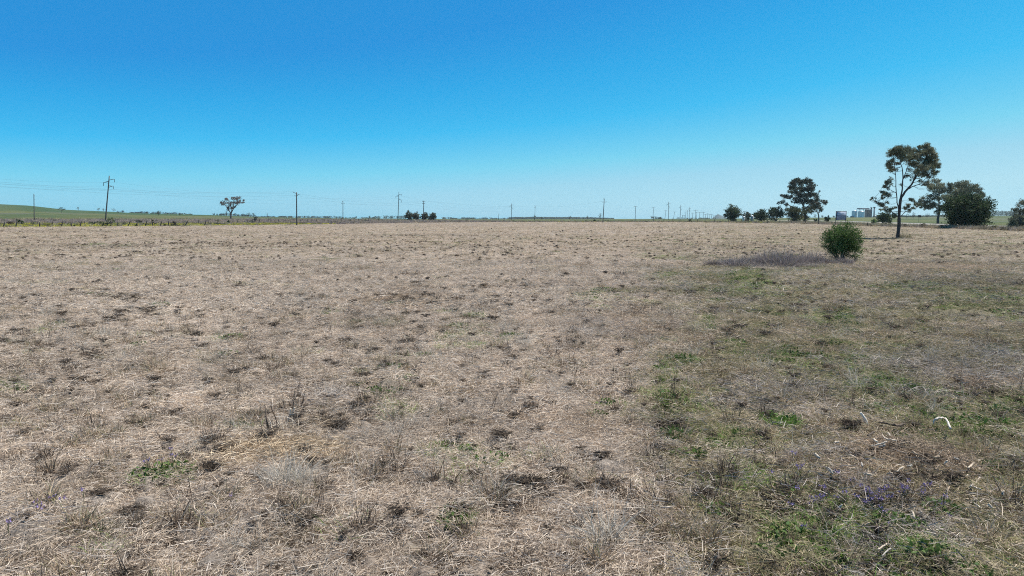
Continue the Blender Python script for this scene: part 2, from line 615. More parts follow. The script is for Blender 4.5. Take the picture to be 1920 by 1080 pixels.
def clod_mk(R0=.05, hz=.034, n=110, rb=.09, bl=.075):
    g = Geo()
    nn, mm = 9, 6
    th = np.arange(nn) * 2 * math.pi / nn
    v = []
    for j in range(mm):
        f_ = -math.pi / 2 + math.pi * j / (mm - 1)
        for t in th:
            r = .75 + .5 * RNG.random()
            v.append((math.cos(t) * math.cos(f_) * R0 * r, math.sin(t) * math.cos(f_) * R0 * r, math.sin(f_) * hz * r + .012))
    q = [(j * nn + k, j * nn + (k + 1) % nn, (j + 1) * nn + (k + 1) % nn, (j + 1) * nn + k) for j in range(mm - 1) for k in range(nn)]
    g.add(v, q, palette(len(v), [(.055, .042, .034), (.085, .065, .05), (.12, .09, .065)], [3, 2, 1]))
    a = RNG.random(n) * 6.283
    r = rb * np.sqrt(RNG.random(n))
    base = np.stack([r * np.cos(a), r * np.sin(a), .02 + .03 * RNG.random(n)], 1)
    d = np.stack([np.cos(a) * .9 + RNG.normal(size=n) * .4, np.sin(a) * .9 + RNG.normal(size=n) * .4, .5 * RNG.random(n)], 1)
    g.blades(base, d, .025 + bl * RNG.random(n), .005 + .005 * RNG.random(n), palette(n, [(.05, .04, .032), (.085, .065, .05), (.16, .125, .095), (.42, .34, .26)], [3, 2.4, 1.2, .6]), .4, 2)
    return g


reg("clod", [clod_mk for _ in range(5)])
reg("lump", [lambda: clod_mk(.07, .05, 40, .075, .04) for _ in range(4)])
PROTO = proto_set("grass", mk_list, M_STRAW)


def scatter(name, pts, rot, scl, pick, coll, label, cat):
    """one mass of ground cover: instances of small tuft meshes on the points of a mesh"""
    me = bpy.data.meshes.new(name)
    n = len(pts)
    me.vertices.add(n)
    me.vertices.foreach_set("co", np.asarray(pts, np.float32).ravel())
    for nm, ty, key, data in (("rot", 'FLOAT_VECTOR', "vector", rot), ("scl", 'FLOAT_VECTOR', "vector", scl)):
        a = me.attributes.new(nm, ty, 'POINT')
        a.data.foreach_set(key, np.asarray(data, np.float32).ravel())
    a = me.attributes.new("pick", 'INT', 'POINT')
    a.data.foreach_set("value", np.asarray(pick, np.int32))
    me.update()
    o = bpy.data.objects.new(name, me)
    COL.objects.link(o)
    ng = bpy.data.node_groups.new(name + "_nodes", 'GeometryNodeTree')
    ng.interface.new_socket("Geometry", in_out='INPUT', socket_type='NodeSocketGeometry')
    ng.interface.new_socket("Geometry", in_out='OUTPUT', socket_type='NodeSocketGeometry')
    gi, go = ng.nodes.new("NodeGroupInput"), ng.nodes.new("NodeGroupOutput")
    m2p = ng.nodes.new("GeometryNodeMeshToPoints")
    ci = ng.nodes.new("GeometryNodeCollectionInfo")
    ci.inputs["Collection"].default_value = coll
    ci.inputs["Separate Children"].default_value = True
    ci.inputs["Reset Children"].default_value = True
    iop = ng.nodes.new("GeometryNodeInstanceOnPoints")
    iop.inputs["Pick Instance"].default_value = True

    def named(nm, ty):
        a_ = ng.nodes.new("GeometryNodeInputNamedAttribute")
        a_.data_type = ty
        a_.inputs["Name"].default_value = nm
        return a_.outputs["Attribute"]
    e2r = ng.nodes.new("FunctionNodeEulerToRotation")
    L = ng.links.new
    L(gi.outputs[0], m2p.inputs[0])
    L(m2p.outputs[0], iop.inputs["Points"])
    L(ci.outputs[0], iop.inputs["Instance"])
    L(named("pick", 'INT'), iop.inputs["Instance Index"])
    L(named("rot", 'FLOAT_VECTOR'), e2r.inputs[0])
    L(e2r.outputs[0], iop.inputs["Rotation"])
    L(named("scl", 'FLOAT_VECTOR'), iop.inputs["Scale"])
    L(iop.outputs[0], go.inputs[0])
    md = o.modifiers.new("scatter", 'NODES')
    md.node_group = ng
    o["label"] = label
    o["category"] = cat
    o["kind"] = "stuff"
    return o


def ring_points(d0, d1, dens, umax=1.0, side=7.0):
    """even scatter over the wedge of paddock between two distances, with a margin to either side"""
    a1, a2 = umax * (d1 * d1 - d0 * d0), 2 * side * (d1 - d0)
    n = int((a1 + a2) * dens)
    y = np.where(RNG.random(n) < a1 / (a1 + a2), np.sqrt(d0 * d0 + (d1 * d1 - d0 * d0) * RNG.random(n)), d0 + (d1 - d0) * RNG.random(n))
    return (RNG.random(n) * 2 - 1) * (umax * y + side), y


def choose(x, y, far=False):
    """which tuft grows at a spot"""
    px, py, g, gr, br, dk, right, gd = masks(x, y)
    n = len(x)
    r1, r2, r3 = RNG.random(n), RNG.random(n), RNG.random(n)
    kind = np.full(n, "straw", dtype=object)
    kind[r1 < .16] = "stubble"
    cl = fbm(x * 2.6, y * 2.6, 111, 2)
    kind[(r1 > .70) & (r1 < .80) & (fbm(x * 2.3 + 7, y * 2.3, 117, 2) > .42)] = "clump"
    kind[(r1 > .885) & (cl > .50)] = "dark"
    kind[(r1 > .80) & (r1 < .86) & (fbm(x * .6, y * .6, 113, 2) > .58)] = "silver"
    kind[r2 < right * .62] = "olive"
    kind[(r2 < right * .70) & (r1 > .86)] = "twig"
    kind[(r2 < right * .62) & (r1 > .62) & (r1 < .74)] = "clump"
    kind[(r2 < right * .62) & (r1 > .54) & (r1 < .62) & (cl > .45)] = "dark"
    kind[r3 < np.clip(gr, 0, 1) * .8] = "twig"
    kind[(r3 < np.clip(gr, 0, 1) * .8) & (r1 < .15)] = "silver"
    kind[r3 > 1 - np.clip(br, 0, 1) * .85] = "brown"
    dd = np.hypot(x, y)
    fark = (RNG.random(n) < .30 * sstep(dd, 25, 80)) & (kind == "straw")
    kind[fark] = np.where(r3[fark] < .5, "olive", "brown")
    k = r2 > 1 - np.clip(g, 0, 1) * .80
    kind[k] = "green"
    kind[k & (r1 > .72)] = "leafy"
    kind[(dk * .35 > RNG.random(n))] = "dark"
    kind[np.clip(gd, 0, 1) * .85 > RNG.random(n)] = "gold"
    return kind


def lay(rings, under=False):
    P_, R_, S_, K_ = [], [], [], []
    for (d0, d1, dens, s0, s1, zs) in rings:
        x, y = ring_points(d0, d1, dens)
        ok = edge_out(x, y) < .5
        x, y = x[ok], y[ok]
        z = ground_z(x, y)
        kind = choose(x, y)
        if under:
            kind = np.where(RNG.random(len(x)) < sstep(x / np.maximum(y, 1), .1, .3) * .7, 'olive', 'straw').astype(object)
        n = len(x)
        s = s0 + (s1 - s0) * RNG.random(n)
        flow = .75 + 1.6 * (fbm(x * .2, y * .2, 121, 2) - .5)
        rz = np.where(np.isin(kind, ["straw", "brown"]), flow + RNG.normal(size=n) * .45, RNG.random(n) * 6.283)
        pk = np.zeros(n, int)
        for kd in KINDS:
            q = kind == kd
            pk[q] = KINDS[kd][0] + RNG.integers(0, KINDS[kd][1], q.sum())
        up = np.isin(kind, ['stubble', 'green', 'leafy', 'dark', 'clump', 'silver'])
        zs = np.where(up, np.minimum(.95, .95 / s), zs)
        s_h = np.where(up & ~np.isin(kind, ['green', 'leafy']), np.minimum(s, .72 + .18 * s), s)
        szz = s * zs * np.where(kind == "dark", .6 + .9 * RNG.random(n), 1)
        s = s_h * np.where(kind == "dark", .4 + 1.0 * RNG.random(n) ** 2, 1)
        P_.append(np.stack([x, y, z], 1))
        R_.append(np.stack([RNG.normal(size=n) * .06, RNG.normal(size=n) * .06, rz], 1))
        S_.append(np.stack([s, s, szz], 1))
        K_.append(pk)
    return np.vstack(P_), np.vstack(R_), np.vstack(S_), np.concatenate(K_)


SHADED_HOLLOWS_AT = [(508, 820), (516, 817), (500, 822), (552, 784), (562, 786), (572, 788), (582, 792), (595, 795), (575, 803), (618, 807), (640, 802), (420, 848), (396, 882), (404, 880), (478, 902), (490, 905), (616, 792),
            (1606, 806), (1598, 800), (1626, 814), (1680, 840), (1664, 836), (1702, 838), (1694, 838), (1740, 867), (1622, 860), (1606, 862), (1690, 897), (1730, 900), (1748, 904), (1614, 858), (1325, 934), (1315, 930), (1250, 803), (1262, 804),
            (1005, 912), (1018, 914), (985, 910), (1405, 717), (1376, 803), (1395, 770), (1720, 742), (1740, 748), (1760, 756), (1890, 742), (1865, 738), (1835, 735), (525, 985), (580, 985), (345, 862), (170, 905), (240, 968), (250, 965), (690, 960), (700, 966),
            (815, 905), (850, 965), (1085, 862), (1100, 865), (1130, 862), (1220, 842), (1240, 845), (628, 683), (640, 690), (880, 670), (886, 676), (1025, 630), (420, 670), (432, 672), (128, 660), (150, 652), (320, 728), (435, 745)]


def clod_points():
    X, Y, SS = [], [], []
    for (d0, d1, dens, s0, s1) in [(2.0, 12, 20, .3, .85), (12, 30, 9, .4, 1.25), (30, 80, 1.6, .7, 1.7), (80, 240, .13, 1.0, 2.6)]:
        x, y = ring_points(d0, d1, dens)
        keep = (RNG.random(len(x)) < .15 + .85 * sstep(fbm(x * .8, y * .8, 131, 3), .38, .66) * sstep(fbm(x * .11, y * .11, 133, 2), .25, .6)) & (edge_out(x, y) < -1)
        x, y = x[keep], y[keep]
        X.append(x); Y.append(y); SS.append(s0 + (s1 - s0) * RNG.random(len(x)) ** 2.2)
    for a_, b_ in SHADED_HOLLOWS_AT:  # near-black clods clustered here stand in for shade in hollows of the straw
        for _ in range(3):
            p = G_at(a_ + RNG.normal() * 8, b_ + RNG.normal() * 3)
            X.append([p[0]]); Y.append([p[1]]); SS.append([.4 + .5 * RNG.random()])
    x, y, sz = np.concatenate(X), np.concatenate(Y), np.concatenate(SS)
    n = len(x)
    p = np.stack([x, y, ground_z(x, y) + .035], 1)
    r = np.stack([0 * x, 0 * x, RNG.random(n) * 6.283], 1)
    return p, r, np.stack([sz * (.8 + .6 * RNG.random(n)), sz, sz * (.7 + .6 * RNG.random(n))], 1), np.where(np.hypot(x, y) > 28, KINDS["lump"][0] + RNG.integers(0, 4, n), KINDS["clod"][0] + RNG.integers(0, 5, n))


p_, r_, s_, k_ = lay([(2.0, 9, 75, .75, 1.25, 1.0), (9, 18, 48, .9, 1.5, 1.0), (18, 42, 16, 1.3, 2.2, 1.0),
                      (42, 70, 4.0, 2.0, 3.2, .45), (70, 115, 3.2, 2.4, 4.0, .16), (110, 230, .8, 4.0, 7, .22), (230, 420, .22, 6, 10, .12)])
pu, ru, su, ku = lay([(2.0, 9, 34, .7, 1.1, .6), (9, 18, 18, .9, 1.4, .6)], True)
p_, r_, s_, k_ = np.vstack([p_, pu]), np.vstack([r_, ru]), np.vstack([s_, su]), np.concatenate([k_, ku])
pc, rc, sc_, kc = clod_points()
p_, r_, s_, k_ = np.vstack([p_, pc]), np.vstack([r_, rc]), np.vstack([s_, sc_]), np.concatenate([k_, kc])
scatter("dry_grass", p_, r_, s_, k_, PROTO, "mown dry straw and scattered green weeds covering the wide paddock", "grass")
# ================================================================== THINGS
def shifted(g, org):
    for i in range(len(g.v)):
        g.v[i] = g.v[i] - np.asarray(org)
    return g


def part(g, name, mat, parent, smooth=False):
    """geometry given in world coordinates becomes a part of its thing"""
    return shifted(g, parent.location).build(name, mat, parent, smooth)


def px_path(pts, D, depth=None):
    out = []
    for i, (a, b) in enumerate(pts):
        p = P(a, b, D)
        if depth is not None:
            p = P(a, b, D + depth[i])
        out.append(p)
    return np.array(out)


def smooth_path(pts, n=10):
    pts = np.asarray(pts, float)
    if len(pts) < 3:
        t = np.linspace(0, 1, n)[:, None]
        return pts[0] * (1 - t) + pts[-1] * t
    ext = np.vstack([2 * pts[0] - pts[1], pts, 2 * pts[-1] - pts[-2]])
    res = []
    m = len(pts) - 1
    for u in np.linspace(0, m - 1e-6, n):
        k = int(u)
        t = u - k
        a, b, c, d = ext[k], ext[k + 1], ext[k + 2], ext[k + 3]
        res.append(.5 * ((2 * b) + (c - a) * t + (2 * a - 5 * b + 4 * c - d) * t * t + (3 * b - a - 3 * c + d) * t ** 3))
    return np.array(res)


# ------------------------------------------------------------------ trees
def clump_pts(c, r, n, squash=.8, sub=9):
    """leaf positions gathered on small sprays around a clump centre"""
    m = max(3, int(sub))
    d = RNG.normal(size=(m, 3))
    d /= np.linalg.norm(d, axis=1, keepdims=True)
    s = d * (RNG.random((m, 1)) ** .45) * r * .95
    k = RNG.integers(0, m, n)
    p = s[k] + RNG.normal(size=(n, 3)) * r * .25
    p[:, 2] *= squash
    return np.asarray(c) + p


def gum_tree(label, D, base, trunk, limbs, clumps, leaf, cols, bark, dens=1.0, depth=.5, trunk_w=8, cat="tree", name="gum_tree", group=None, droop=.35):
    """trunk and limbs as tapering tubes; each clump of leaves is joined to the nearest limb by twigs"""
    sc = D / F
    x = XD(base[0], D)
    root = thing(name, label, cat, (x, D, gz(x, D)), group)
    gt = Geo()
    tp = px_path(trunk, D)
    tp[0] = [x, D, gz(x, D) - .15]
    tp = smooth_path(tp, 16)
    gt.tube(tp, np.array([trunk_w * .58, trunk_w * .5, trunk_w * .46, trunk_w * .36]) * sc, bark, 9, .18)
    nodes = [(p, trunk_w * .3 * sc) for p in tp[6:]]
    for (pts, w0, dy) in limbs:
        dp = np.linspace(0, 1, len(pts)) ** 1.2 * dy * sc
        lp = smooth_path(px_path(pts, D, dp), 12)
        lp[1:-1] += RNG.normal(size=(10, 3)) * .35 * sc
        gt.tube(lp, np.array([w0 * .40, w0 * .29, w0 * .13]) * sc, bark, 7, .15)
        nodes += [(p, w0 * .2 * sc) for p in lp[2:]]
    npos = np.array([p for p, _ in nodes])
    gl = Geo()
    clumps = list(clumps) + [(a_ + RNG.normal() * r_ * .75, b_ + max(-.25, RNG.normal() * .65) * r_, r_ * (.45 + .4 * RNG.random()), k_ * .9) for (a_, b_, r_, k_) in clumps for _ in range(2) if RNG.random() < .75]
    for (cx, cy, r, k) in clumps:
        dd = RNG.normal() * depth * 30 * sc
        c = P(cx, cy, D + dd)
        rw = r * sc
        q = npos[:, 2] < c[2] + rw * .3
        dist = np.linalg.norm(npos - c, axis=1) + np.where(q, 0, 6 * rw)
        j = int(np.argmin(dist))
        for _ in range(2):
            e = c + RNG.normal(size=3) * rw * .35
            mid = (npos[j] + e) / 2 + np.array([0, 0, -.12 * np.linalg.norm(e - npos[j])]) + RNG.normal(size=3) * rw * .15
            tw = smooth_path([npos[j], mid, e], 7)
            gt.tube(tw, np.array([max(.9, .18 * r) * .28, .1]) * sc, bark, 5, .1)
        n = int(26 * dens * k * (r * sc / leaf) ** 1.7) + 12
        gl.leaves(clump_pts(c, rw, n, .82, 5 + r * .9), leaf, cols[RNG.integers(0, len(cols))], .4, .42, droop)
    part(gt, "trunk", M_BARK, root, True)
    part(gl, "crown", M_LEAF, root)
    return root


def shrub(label, D, cx, top, base, w, leaf, cols, n, name="shrub", cat="shrub", group=None, stem=True, lumps=46, under=.25, stemcol=(.10, .08, .065), parts=True):
    """a leafy mass of many sprays over a few stems, open and ragged at the rim"""
    sc = D / F
    x = XD(cx, D)
    z0 = gz(x, D)
    zt = P(cx, top, D)[2]
    h = max(zt - z0, .25)
    root = thing(name, label, cat, (x, D, z0), group)
    rx, rz = w * sc / 2, h * (1 - under * .5) / 2
    c = np.array([x, D, z0 + h - rz])
    d = RNG.normal(size=(lumps, 3))
    d /= np.linalg.norm(d, axis=1, keepdims=True)
    rr = .48 + .48 * RNG.random((lumps, 1))
    inner = RNG.random((lumps, 1)) < .25
    rr = np.where(inner, rr * .5, rr)
    ctr = c + d * rr * np.array([rx, rx * .9, rz])
    ctr[:, 2] = np.maximum(ctr[:, 2], z0 + .08 * h)
    gl = Geo()
    per = max(4, n // lumps)
    ns = max(3, lumps // 4)
    ds = RNG.normal(size=(ns, 3))
    ds[:, 2] = np.abs(ds[:, 2]) * .9 - .25
    ds /= np.linalg.norm(ds, axis=1, keepdims=True)
    for k in range(ns):
        e = c + ds[k] * np.array([rx, rx * .9, rz]) * (1.0 + .22 * RNG.random())
        t_ = RNG.random((max(4, per // 3), 1))
        q = (c + ds[k] * np.array([rx, rx * .9, rz]) * .75) * (1 - t_) + e * t_ + RNG.normal(size=(len(t_), 3)) * rx * .05
        q[:, 2] = np.maximum(q[:, 2], z0 + .02)
        gl.leaves(q, leaf, cols[RNG.integers(0, len(cols))], .42, .5)
    cr = (rx * rx * rz) ** (1 / 3) * .36
    for k in range(lumps):
        q = clump_pts(ctr[k], cr * (.7 + .6 * RNG.random()), per, .85, 6)
        q[:, 2] = np.maximum(q[:, 2], z0 + .02)
        gl.leaves(q, leaf, cols[RNG.integers(0, len(cols))], .42, .5)
    gs = Geo()
    for k in range(7 if n > 600 else 3):
        e = ctr[RNG.integers(0, lumps)]
        b = np.array([x, D, z0 - .05]) + RNG.normal(size=3) * np.array([rx, rx, 0]) * .08
        pth = smooth_path([b, (b * .6 + e * .4) + RNG.normal(size=3) * rx * .06, e], 7)
        gs.tube(pth, np.array([.05, .018]) * h * .55, stemcol, 5, .1)
    part(gs, "stem", M_BARK, root, True)
    part(gl, "foliage", M_LEAF, root)
    return root


def far_tree(label, D, cx, top, w, kind="round", cols=None, n=260, group=None, name="tree", trunkfrac=.3, base=None):
    """a tree some hundreds of metres off: trunk, a few limbs, a crown of leaf sprays"""
    cols = cols or LEAF_FAR
    sc = D / F
    x = XD(cx, D)
    z0 = gz(x, D)
    if base is not None:
        z0 = min(z0, P(cx, base, D)[2]) if base > 411 else z0
    zt = P(cx, top, D)[2]
    h = max(zt - z0, 1.2)
    root = thing(name, label, "tree", (x, D, z0), group)
    r = w * sc / 2
    gt, gl = Geo(), Geo()
    zc = z0 + h * trunkfrac
    tw = max(.028 * h, .16)
    gt.tube(smooth_path([(x, D, z0 - .3), (x + r * .04, D, z0 + h * trunkfrac), (x - r * .05, D, z0 + h * .8)], 6), [tw, tw * .7, tw * .25], (.10, .085, .075), 6, .1)
    m = 14 if kind != "sparse" else 16
    leaf = max(.75 * sc, .2)
    for k in range(m):
        a = RNG.random() * 6.283
        if kind == "umbrella":
            u = RNG.random() ** .5
            c = np.array([x + math.cos(a) * r * .85 * u, D + math.sin(a) * r * .85 * u, zc + (h * (1 - trunkfrac)) * (.85 - .55 * u * u)])
            cr = r * .34
        elif kind == "sparse":
            u = .25 + .75 * RNG.random()
            c = np.array([x + math.cos(a) * r * .9 * u, D + math.sin(a) * r * .9 * u, zc + h * (1 - trunkfrac) * (.15 + .8 * RNG.random())])
            cr = r * .22
        else:
            v = RNG.normal(size=3)
            v /= np.linalg.norm(v)
            u = .35 + .45 * RNG.random()
            hz = h * (1 - trunkfrac * .6) / 2
            c = np.array([x + v[0] * r * u, D + v[1] * r * u, z0 + h - hz + v[2] * hz * u])
            cr = r * .38
        gt.tube(smooth_path([(x, D, zc * .8 + c[2] * .2), (x * .5 + c[0] * .5, D * .5 + c[1] * .5, zc * .5 + c[2] * .45), c], 5), [tw * .4, tw * .12], (.10, .085, .075), 5)
        q = clump_pts(c, cr, max(6, int(n / m)), .8, 6)
        q[:, 2] = np.minimum(np.maximum(q[:, 2], z0 + .1), zt + .2)
        gl.leaves(q, leaf, cols[RNG.integers(0, len(cols))], .35, .6)
    part(gt, "trunk", M_BARK, root, True)
    part(gl, "crown", M_LEAF, root)
    return root


GUM = [(.165, .185, .120), (.205, .220, .145), (.125, .145, .098), (.25, .255, .175)]
GUM_DARK = [(.038, .050, .034), (.050, .062, .038), (.066, .068, .050)]
BUSH_GREEN = [(.085, .150, .045), (.11, .185, .055), (.066, .12, .042), (.135, .20, .075)]
BUSH_DARK = [(.042, .070, .028), (.056, .086, .034), (.036, .058, .026)]
GREY_GREEN = [(.12, .138, .094), (.15, .165, .115), (.10, .118, .084)]
LEAF_FAR = [(.055, .065, .045), (.070, .078, .052), (.045, .056, .042)]
LEAF_PALE = [(.12, .13, .095), (.10, .112, .080), (.145, .145, .110)]
BARK_D = (.075, .062, .058)
BARK_P = (.22, .19, .165)

b1 = G_at(1685, 446.5)
T1D = b1[1]
gum_tree("tall slender gum tree standing alone in the mown paddock with a thin open crown", T1D, (1685, 446),
         [(1685, 446), (1685.5, 420), (1686, 398), (1688, 378), (1690, 368)],
         [([(1690, 370), (1700, 356), (1710, 344), (1716, 330), (1722, 312)], 5.2, 10), ([(1700, 356), (1712, 350), (1728, 342), (1742, 328)], 2.6, -14),
          ([(1689, 372), (1692, 350), (1692, 325), (1688, 298)], 3.6, -8), ([(1686, 400), (1683, 382), (1680, 355), (1679, 325), (1676, 300)], 2.8, 14),
          ([(1710, 344), (1722, 325), (1735, 300), (1738, 284)], 2.8, 18), ([(1692, 340), (1700, 318), (1708, 292)], 2.2, -16),
          ([(1685, 408), (1676, 400), (1664, 392), (1652, 384)], 1.9, -14), ([(1681, 362), (1670, 356), (1660, 348)], 1.6, 10),
          ([(1664, 392), (1652, 386), (1642, 378), (1634, 371)], 1.2, -18), ([(1687, 406), (1700, 396), (1712, 388), (1722, 380)], 1.6, 8),
          ([(1716, 335), (1730, 332), (1748, 316)], 1.8, -6)],
         [(1676, 282, 9, 1.2), (1687, 279, 10, 1.3), (1697, 284, 9, 1.2), (1684, 291, 10, 1.3), (1696, 294, 10, 1.3), (1708, 282, 9, 1.2), (1712, 292, 10, 1.4), (1703, 303, 9, 1.),
          (1722, 284, 8, 1.2), (1731, 276, 7, 1.3), (1738, 274, 7, 1.2), (1742, 283, 8, 1.3), (1733, 288, 9, 1.3), (1748, 293, 9, 1.3), (1755, 298, 6, 1.1), (1724, 298, 9, 1.3), (1737, 302, 9, 1.3),
          (1748, 306, 9, 1.3), (1757, 310, 6, 1.1), (1742, 317, 9, 1.2), (1752, 322, 7, 1.1), (1730, 314, 9, 1.1), (1717, 309, 8, .9), (1720, 322, 8, .7), (1732, 327, 8, .9), (1744, 330, 7, .9),
          (1668, 292, 6, .8), (1672, 303, 6, .7), (1667, 311, 6, 1.), (1670, 320, 6, .9), (1664, 308, 4, .8), (1681, 307, 6, .6), (1663, 343, 5, .9), (1670, 336, 5, .7), (1658, 350, 5, .8), (1666, 352, 5, .6),
          (1660, 364, 6, 1.), (1656, 360, 4, .8), (1666, 366, 5, .8), (1655, 371, 4, .8), (1672, 346, 4, .4), (1706, 318, 6, .5), (1700, 330, 6, .35), (1712, 332, 5, .35), (1738, 343, 6, .8), (1744, 350, 5, .6),
          (1652, 384, 5, 1.), (1660, 390, 5, .8), (1668, 394, 5, .6), (1674, 390, 5, .5), (1664, 380, 4, .4), (1636, 371, 3, .7), (1632, 374, 2, .6), (1641, 377, 2, .4), (1648, 381, 3, .5),
          (1710, 374, 5, .7), (1716, 380, 5, .8), (1702, 384, 5, .7), (1697, 390, 5, .7), (1706, 395, 4, .6), (1713, 391, 4, .5), (1723, 382, 4, .6), (1678, 402, 5, .3), (1690, 345, 5, .2), (1727, 340, 5, .4)],
         .13, GUM, BARK_D, 2.5, .45, 5.6)

# the two masses right of it: a broad gum behind the road and a round dark bush in front
gum_tree("broad leaning gum tree on the far side of the road behind the big round bush", 350, (1759, 419),
         [(1759, 420), (1759, 408), (1762, 396), (1770, 384)],
         [([(1762, 396), (1752, 386), (1742, 378)], 3.4, 10), ([(1770, 384), (1786, 370), (1800, 358)], 4.4, -8), ([(1762, 394), (1760, 376), (1762, 358), (1758, 342)], 3.2, 6),
          ([(1786, 370), (1806, 364), (1828, 356)], 3, 12)],
         [(1741, 376, 10, 1.2), (1731, 383, 8, 1.), (1750, 384, 8, .8), (1738, 390, 6, .6), (1748, 366, 8, .8), (1747, 347, 7, .9), (1756, 340, 8, 1.), (1764, 348, 9, 1.1), (1752, 355, 8, .8), (1768, 360, 10, 1.1),
          (1774, 372, 10, 1.2), (1760, 371, 8, .9), (1780, 348, 8, .9), (1784, 358, 10, 1.2), (1796, 349, 10, 1.3), (1806, 346, 9, 1.2), (1815, 351, 10, 1.2), (1826, 350, 8, 1.1), (1833, 357, 8, 1.1), (1838, 366, 8, 1.),
          (1800, 362, 12, 1.3), (1816, 364, 12, 1.3), (1829, 372, 9, 1.1), (1790, 372, 12, 1.2), (1765, 386, 9, .8), (1776, 392, 9, .8), (1757, 396, 6, .5), (1730, 372, 5, .5), (1724, 378, 5, .6)],
         .62, GREY_GREEN + GUM, BARK_D, 2.2, .6, 4)
shrub("huge round dark green bush at the paddock edge beside the road", G_at(1812, 429)[1], 1812, 366, 429, 78, .46, BUSH_DARK, 26000, lumps=220, under=.02, name="large_bush", cat="bush")
gum_tree("small grey green tree cut off by the right edge of the photo", 160, (1915, 432),
         [(1914, 433), (1913, 422), (1912, 408), (1911, 395)],
         [([(1913, 420), (1904, 408), (1899, 400)], 2, 6), ([(1912, 408), (1922, 396), (1926, 384)], 2, -6), ([(1913, 424), (1902, 422), (1893, 420)], 1.8, -4)],
         [(1913, 383, 8, 1.1), (1921, 378, 8, 1.1), (1928, 388, 9, 1.1), (1907, 394, 7, .9), (1916, 397, 9, 1.1), (1903, 404, 7, .9), (1897, 412, 7, 1.), (1908, 414, 9, 1.2), (1920, 410, 10, 1.2), (1893, 420, 6, 1.1),
          (1902, 425, 7, 1.3), (1914, 424, 9, 1.2), (1930, 402, 10, 1.1), (1928, 420, 10, 1.2), (1890, 428, 5, 1.2), (1910, 429, 6, 1.2)],
         .28, GREY_GREEN, BARK_D, 1.3, .5, 3, name="small_tree")

# the green shrub in the paddock
bs_ = G_at(1580, 490)
SHD = bs_[1]
shrub("bushy bright green shrub growing alone in the mown paddock", SHD, 1581, 417, 490, 68, .072, BUSH_GREEN, 19000, lumps=150, under=.04, name="green_shrub")
shrub("low green sucker growing at the right foot of the bushy green shrub", SHD - .6, 1606, 470, 491, 34, .06, BUSH_GREEN, 700, lumps=16, under=.0, name="sapling", cat="sapling")

# trees and bushes along the far side of the paddock, right of the middle
GD = 400
gum_tree("large spreading gum tree with dark layered clumps above two bushes", GD, (1509, 415),
         [(1510, 415), (1510, 402), (1507, 390), (1506, 378)],
         [([(1507, 388), (1498, 370), (1494, 352), (1492, 344)], 3, 6), ([(1507, 384), (1514, 366), (1518, 350)], 3, -8), ([(1508, 392), (1522, 380), (1530, 368)], 2.6, 8), ([(1506, 380), (1492, 372), (1478, 369)], 2, -6),
          ([(1508, 394), (1486, 388), (1472, 378)], 1.8, 4), ([(1522, 380), (1534, 380), (1545, 378)], 1.8, -8)],
         [(1486, 343, 7, 1.2), (1494, 339, 7, 1.3), (1502, 342, 7, 1.2), (1510, 339, 7, 1.3), (1518, 343, 7, 1.3), (1525, 349, 6, 1.2), (1481, 351, 5, 1.), (1490, 352, 7, 1.), (1500, 352, 7, 1.1), (1511, 352, 8, 1.2),
          (1521, 356, 7, 1.2), (1486, 360, 7, 1.1), (1496, 363, 7, 1.1), (1507, 364, 8, 1.2), (1518, 366, 8, 1.3), (1528, 366, 7, 1.3), (1532, 373, 6, 1.1), (1473, 368, 5, 1.1), (1480, 369, 5, 1.), (1466, 367, 3, .8),
          (1490, 374, 7, .9), (1502, 376, 8, 1.1), (1514, 378, 8, 1.2), (1525, 380, 7, 1.1), (1468, 378, 5, .9), (1474, 384, 4, .6), (1521, 389, 7, 1.2), (1529, 387, 5, .9), (1535, 380, 4, .9), (1537, 388, 5, 1.),
          (1544, 377, 5, .9), (1548, 381, 3, .7), (1537, 359, 2, .5)],
         .70, GUM_DARK, BARK_P, 1.9, .5, 3.6)
gum_tree("thin forked gum with a bare trunk just right of the large spreading gum", GD + 15, (1535, 414),
         [(1535, 415), (1535, 406), (1534, 400)], [([(1534, 401), (1528, 392), (1524, 386)], 1.6, 4), ([(1534, 401), (1538, 393), (1543, 388)], 1.3, 0)],
         [(1527, 392, 4, .7), (1538, 391, 4, .7), (1542, 394, 3, .5), (1532, 396, 3, .4)], .6, GUM_DARK, BARK_P, 1, .3, 2.6, name="small_gum_tree")
shrub("dark bush with an olive top in front of the large spreading gum", GD - 30, 1490, 385, 416, 40, .62, [(.085, .085, .03), (.05, .065, .03), (.06, .075, .034)], 4560, lumps=46, under=.02, name="bush", cat="bush")
shrub("olive bush on the right under the large spreading gum", GD - 20, 1509, 388, 416, 18, .6, [(.075, .085, .04), (.09, .095, .05)], 1520, lumps=22, under=.02, name="bush", cat="bush")
shrub("rounded dark green bush standing alone at the left end of the bush row", GD - 10, 1374, 387, 416, 33, .66, BUSH_DARK + GREY_GREEN[:1], 4940, lumps=50, under=.03, name="bush", cat="bush")
shrub("wide low green bush in the middle of the bush row beside the white tanks", GD + 10, 1425, 393, 415, 30, .66, BUSH_DARK + [(.07, .095, .04)], 3610, lumps=40, under=.02, name="bush", cat="bush")
shrub("small grey bush behind the white domed tank in the bush row", GD + 60, 1402, 396, 413, 17, .66, GREY_GREEN, 1330, lumps=20, under=.03, name="bush", cat="bush")
shrub("tall dark bush in the bush row next to the large spreading gum", GD, 1455, 386, 414, 30, .66, BUSH_DARK + GREY_GREEN[:1], 4180, lumps=44, under=.03, name="bush", cat="bush")
shrub("small round bush right of the large spreading gum and left of the billboard", GD - 20, 1551, 404, 416, 11, .55, BUSH_DARK, 798, lumps=14, under=.03, name="bush", cat="bush")
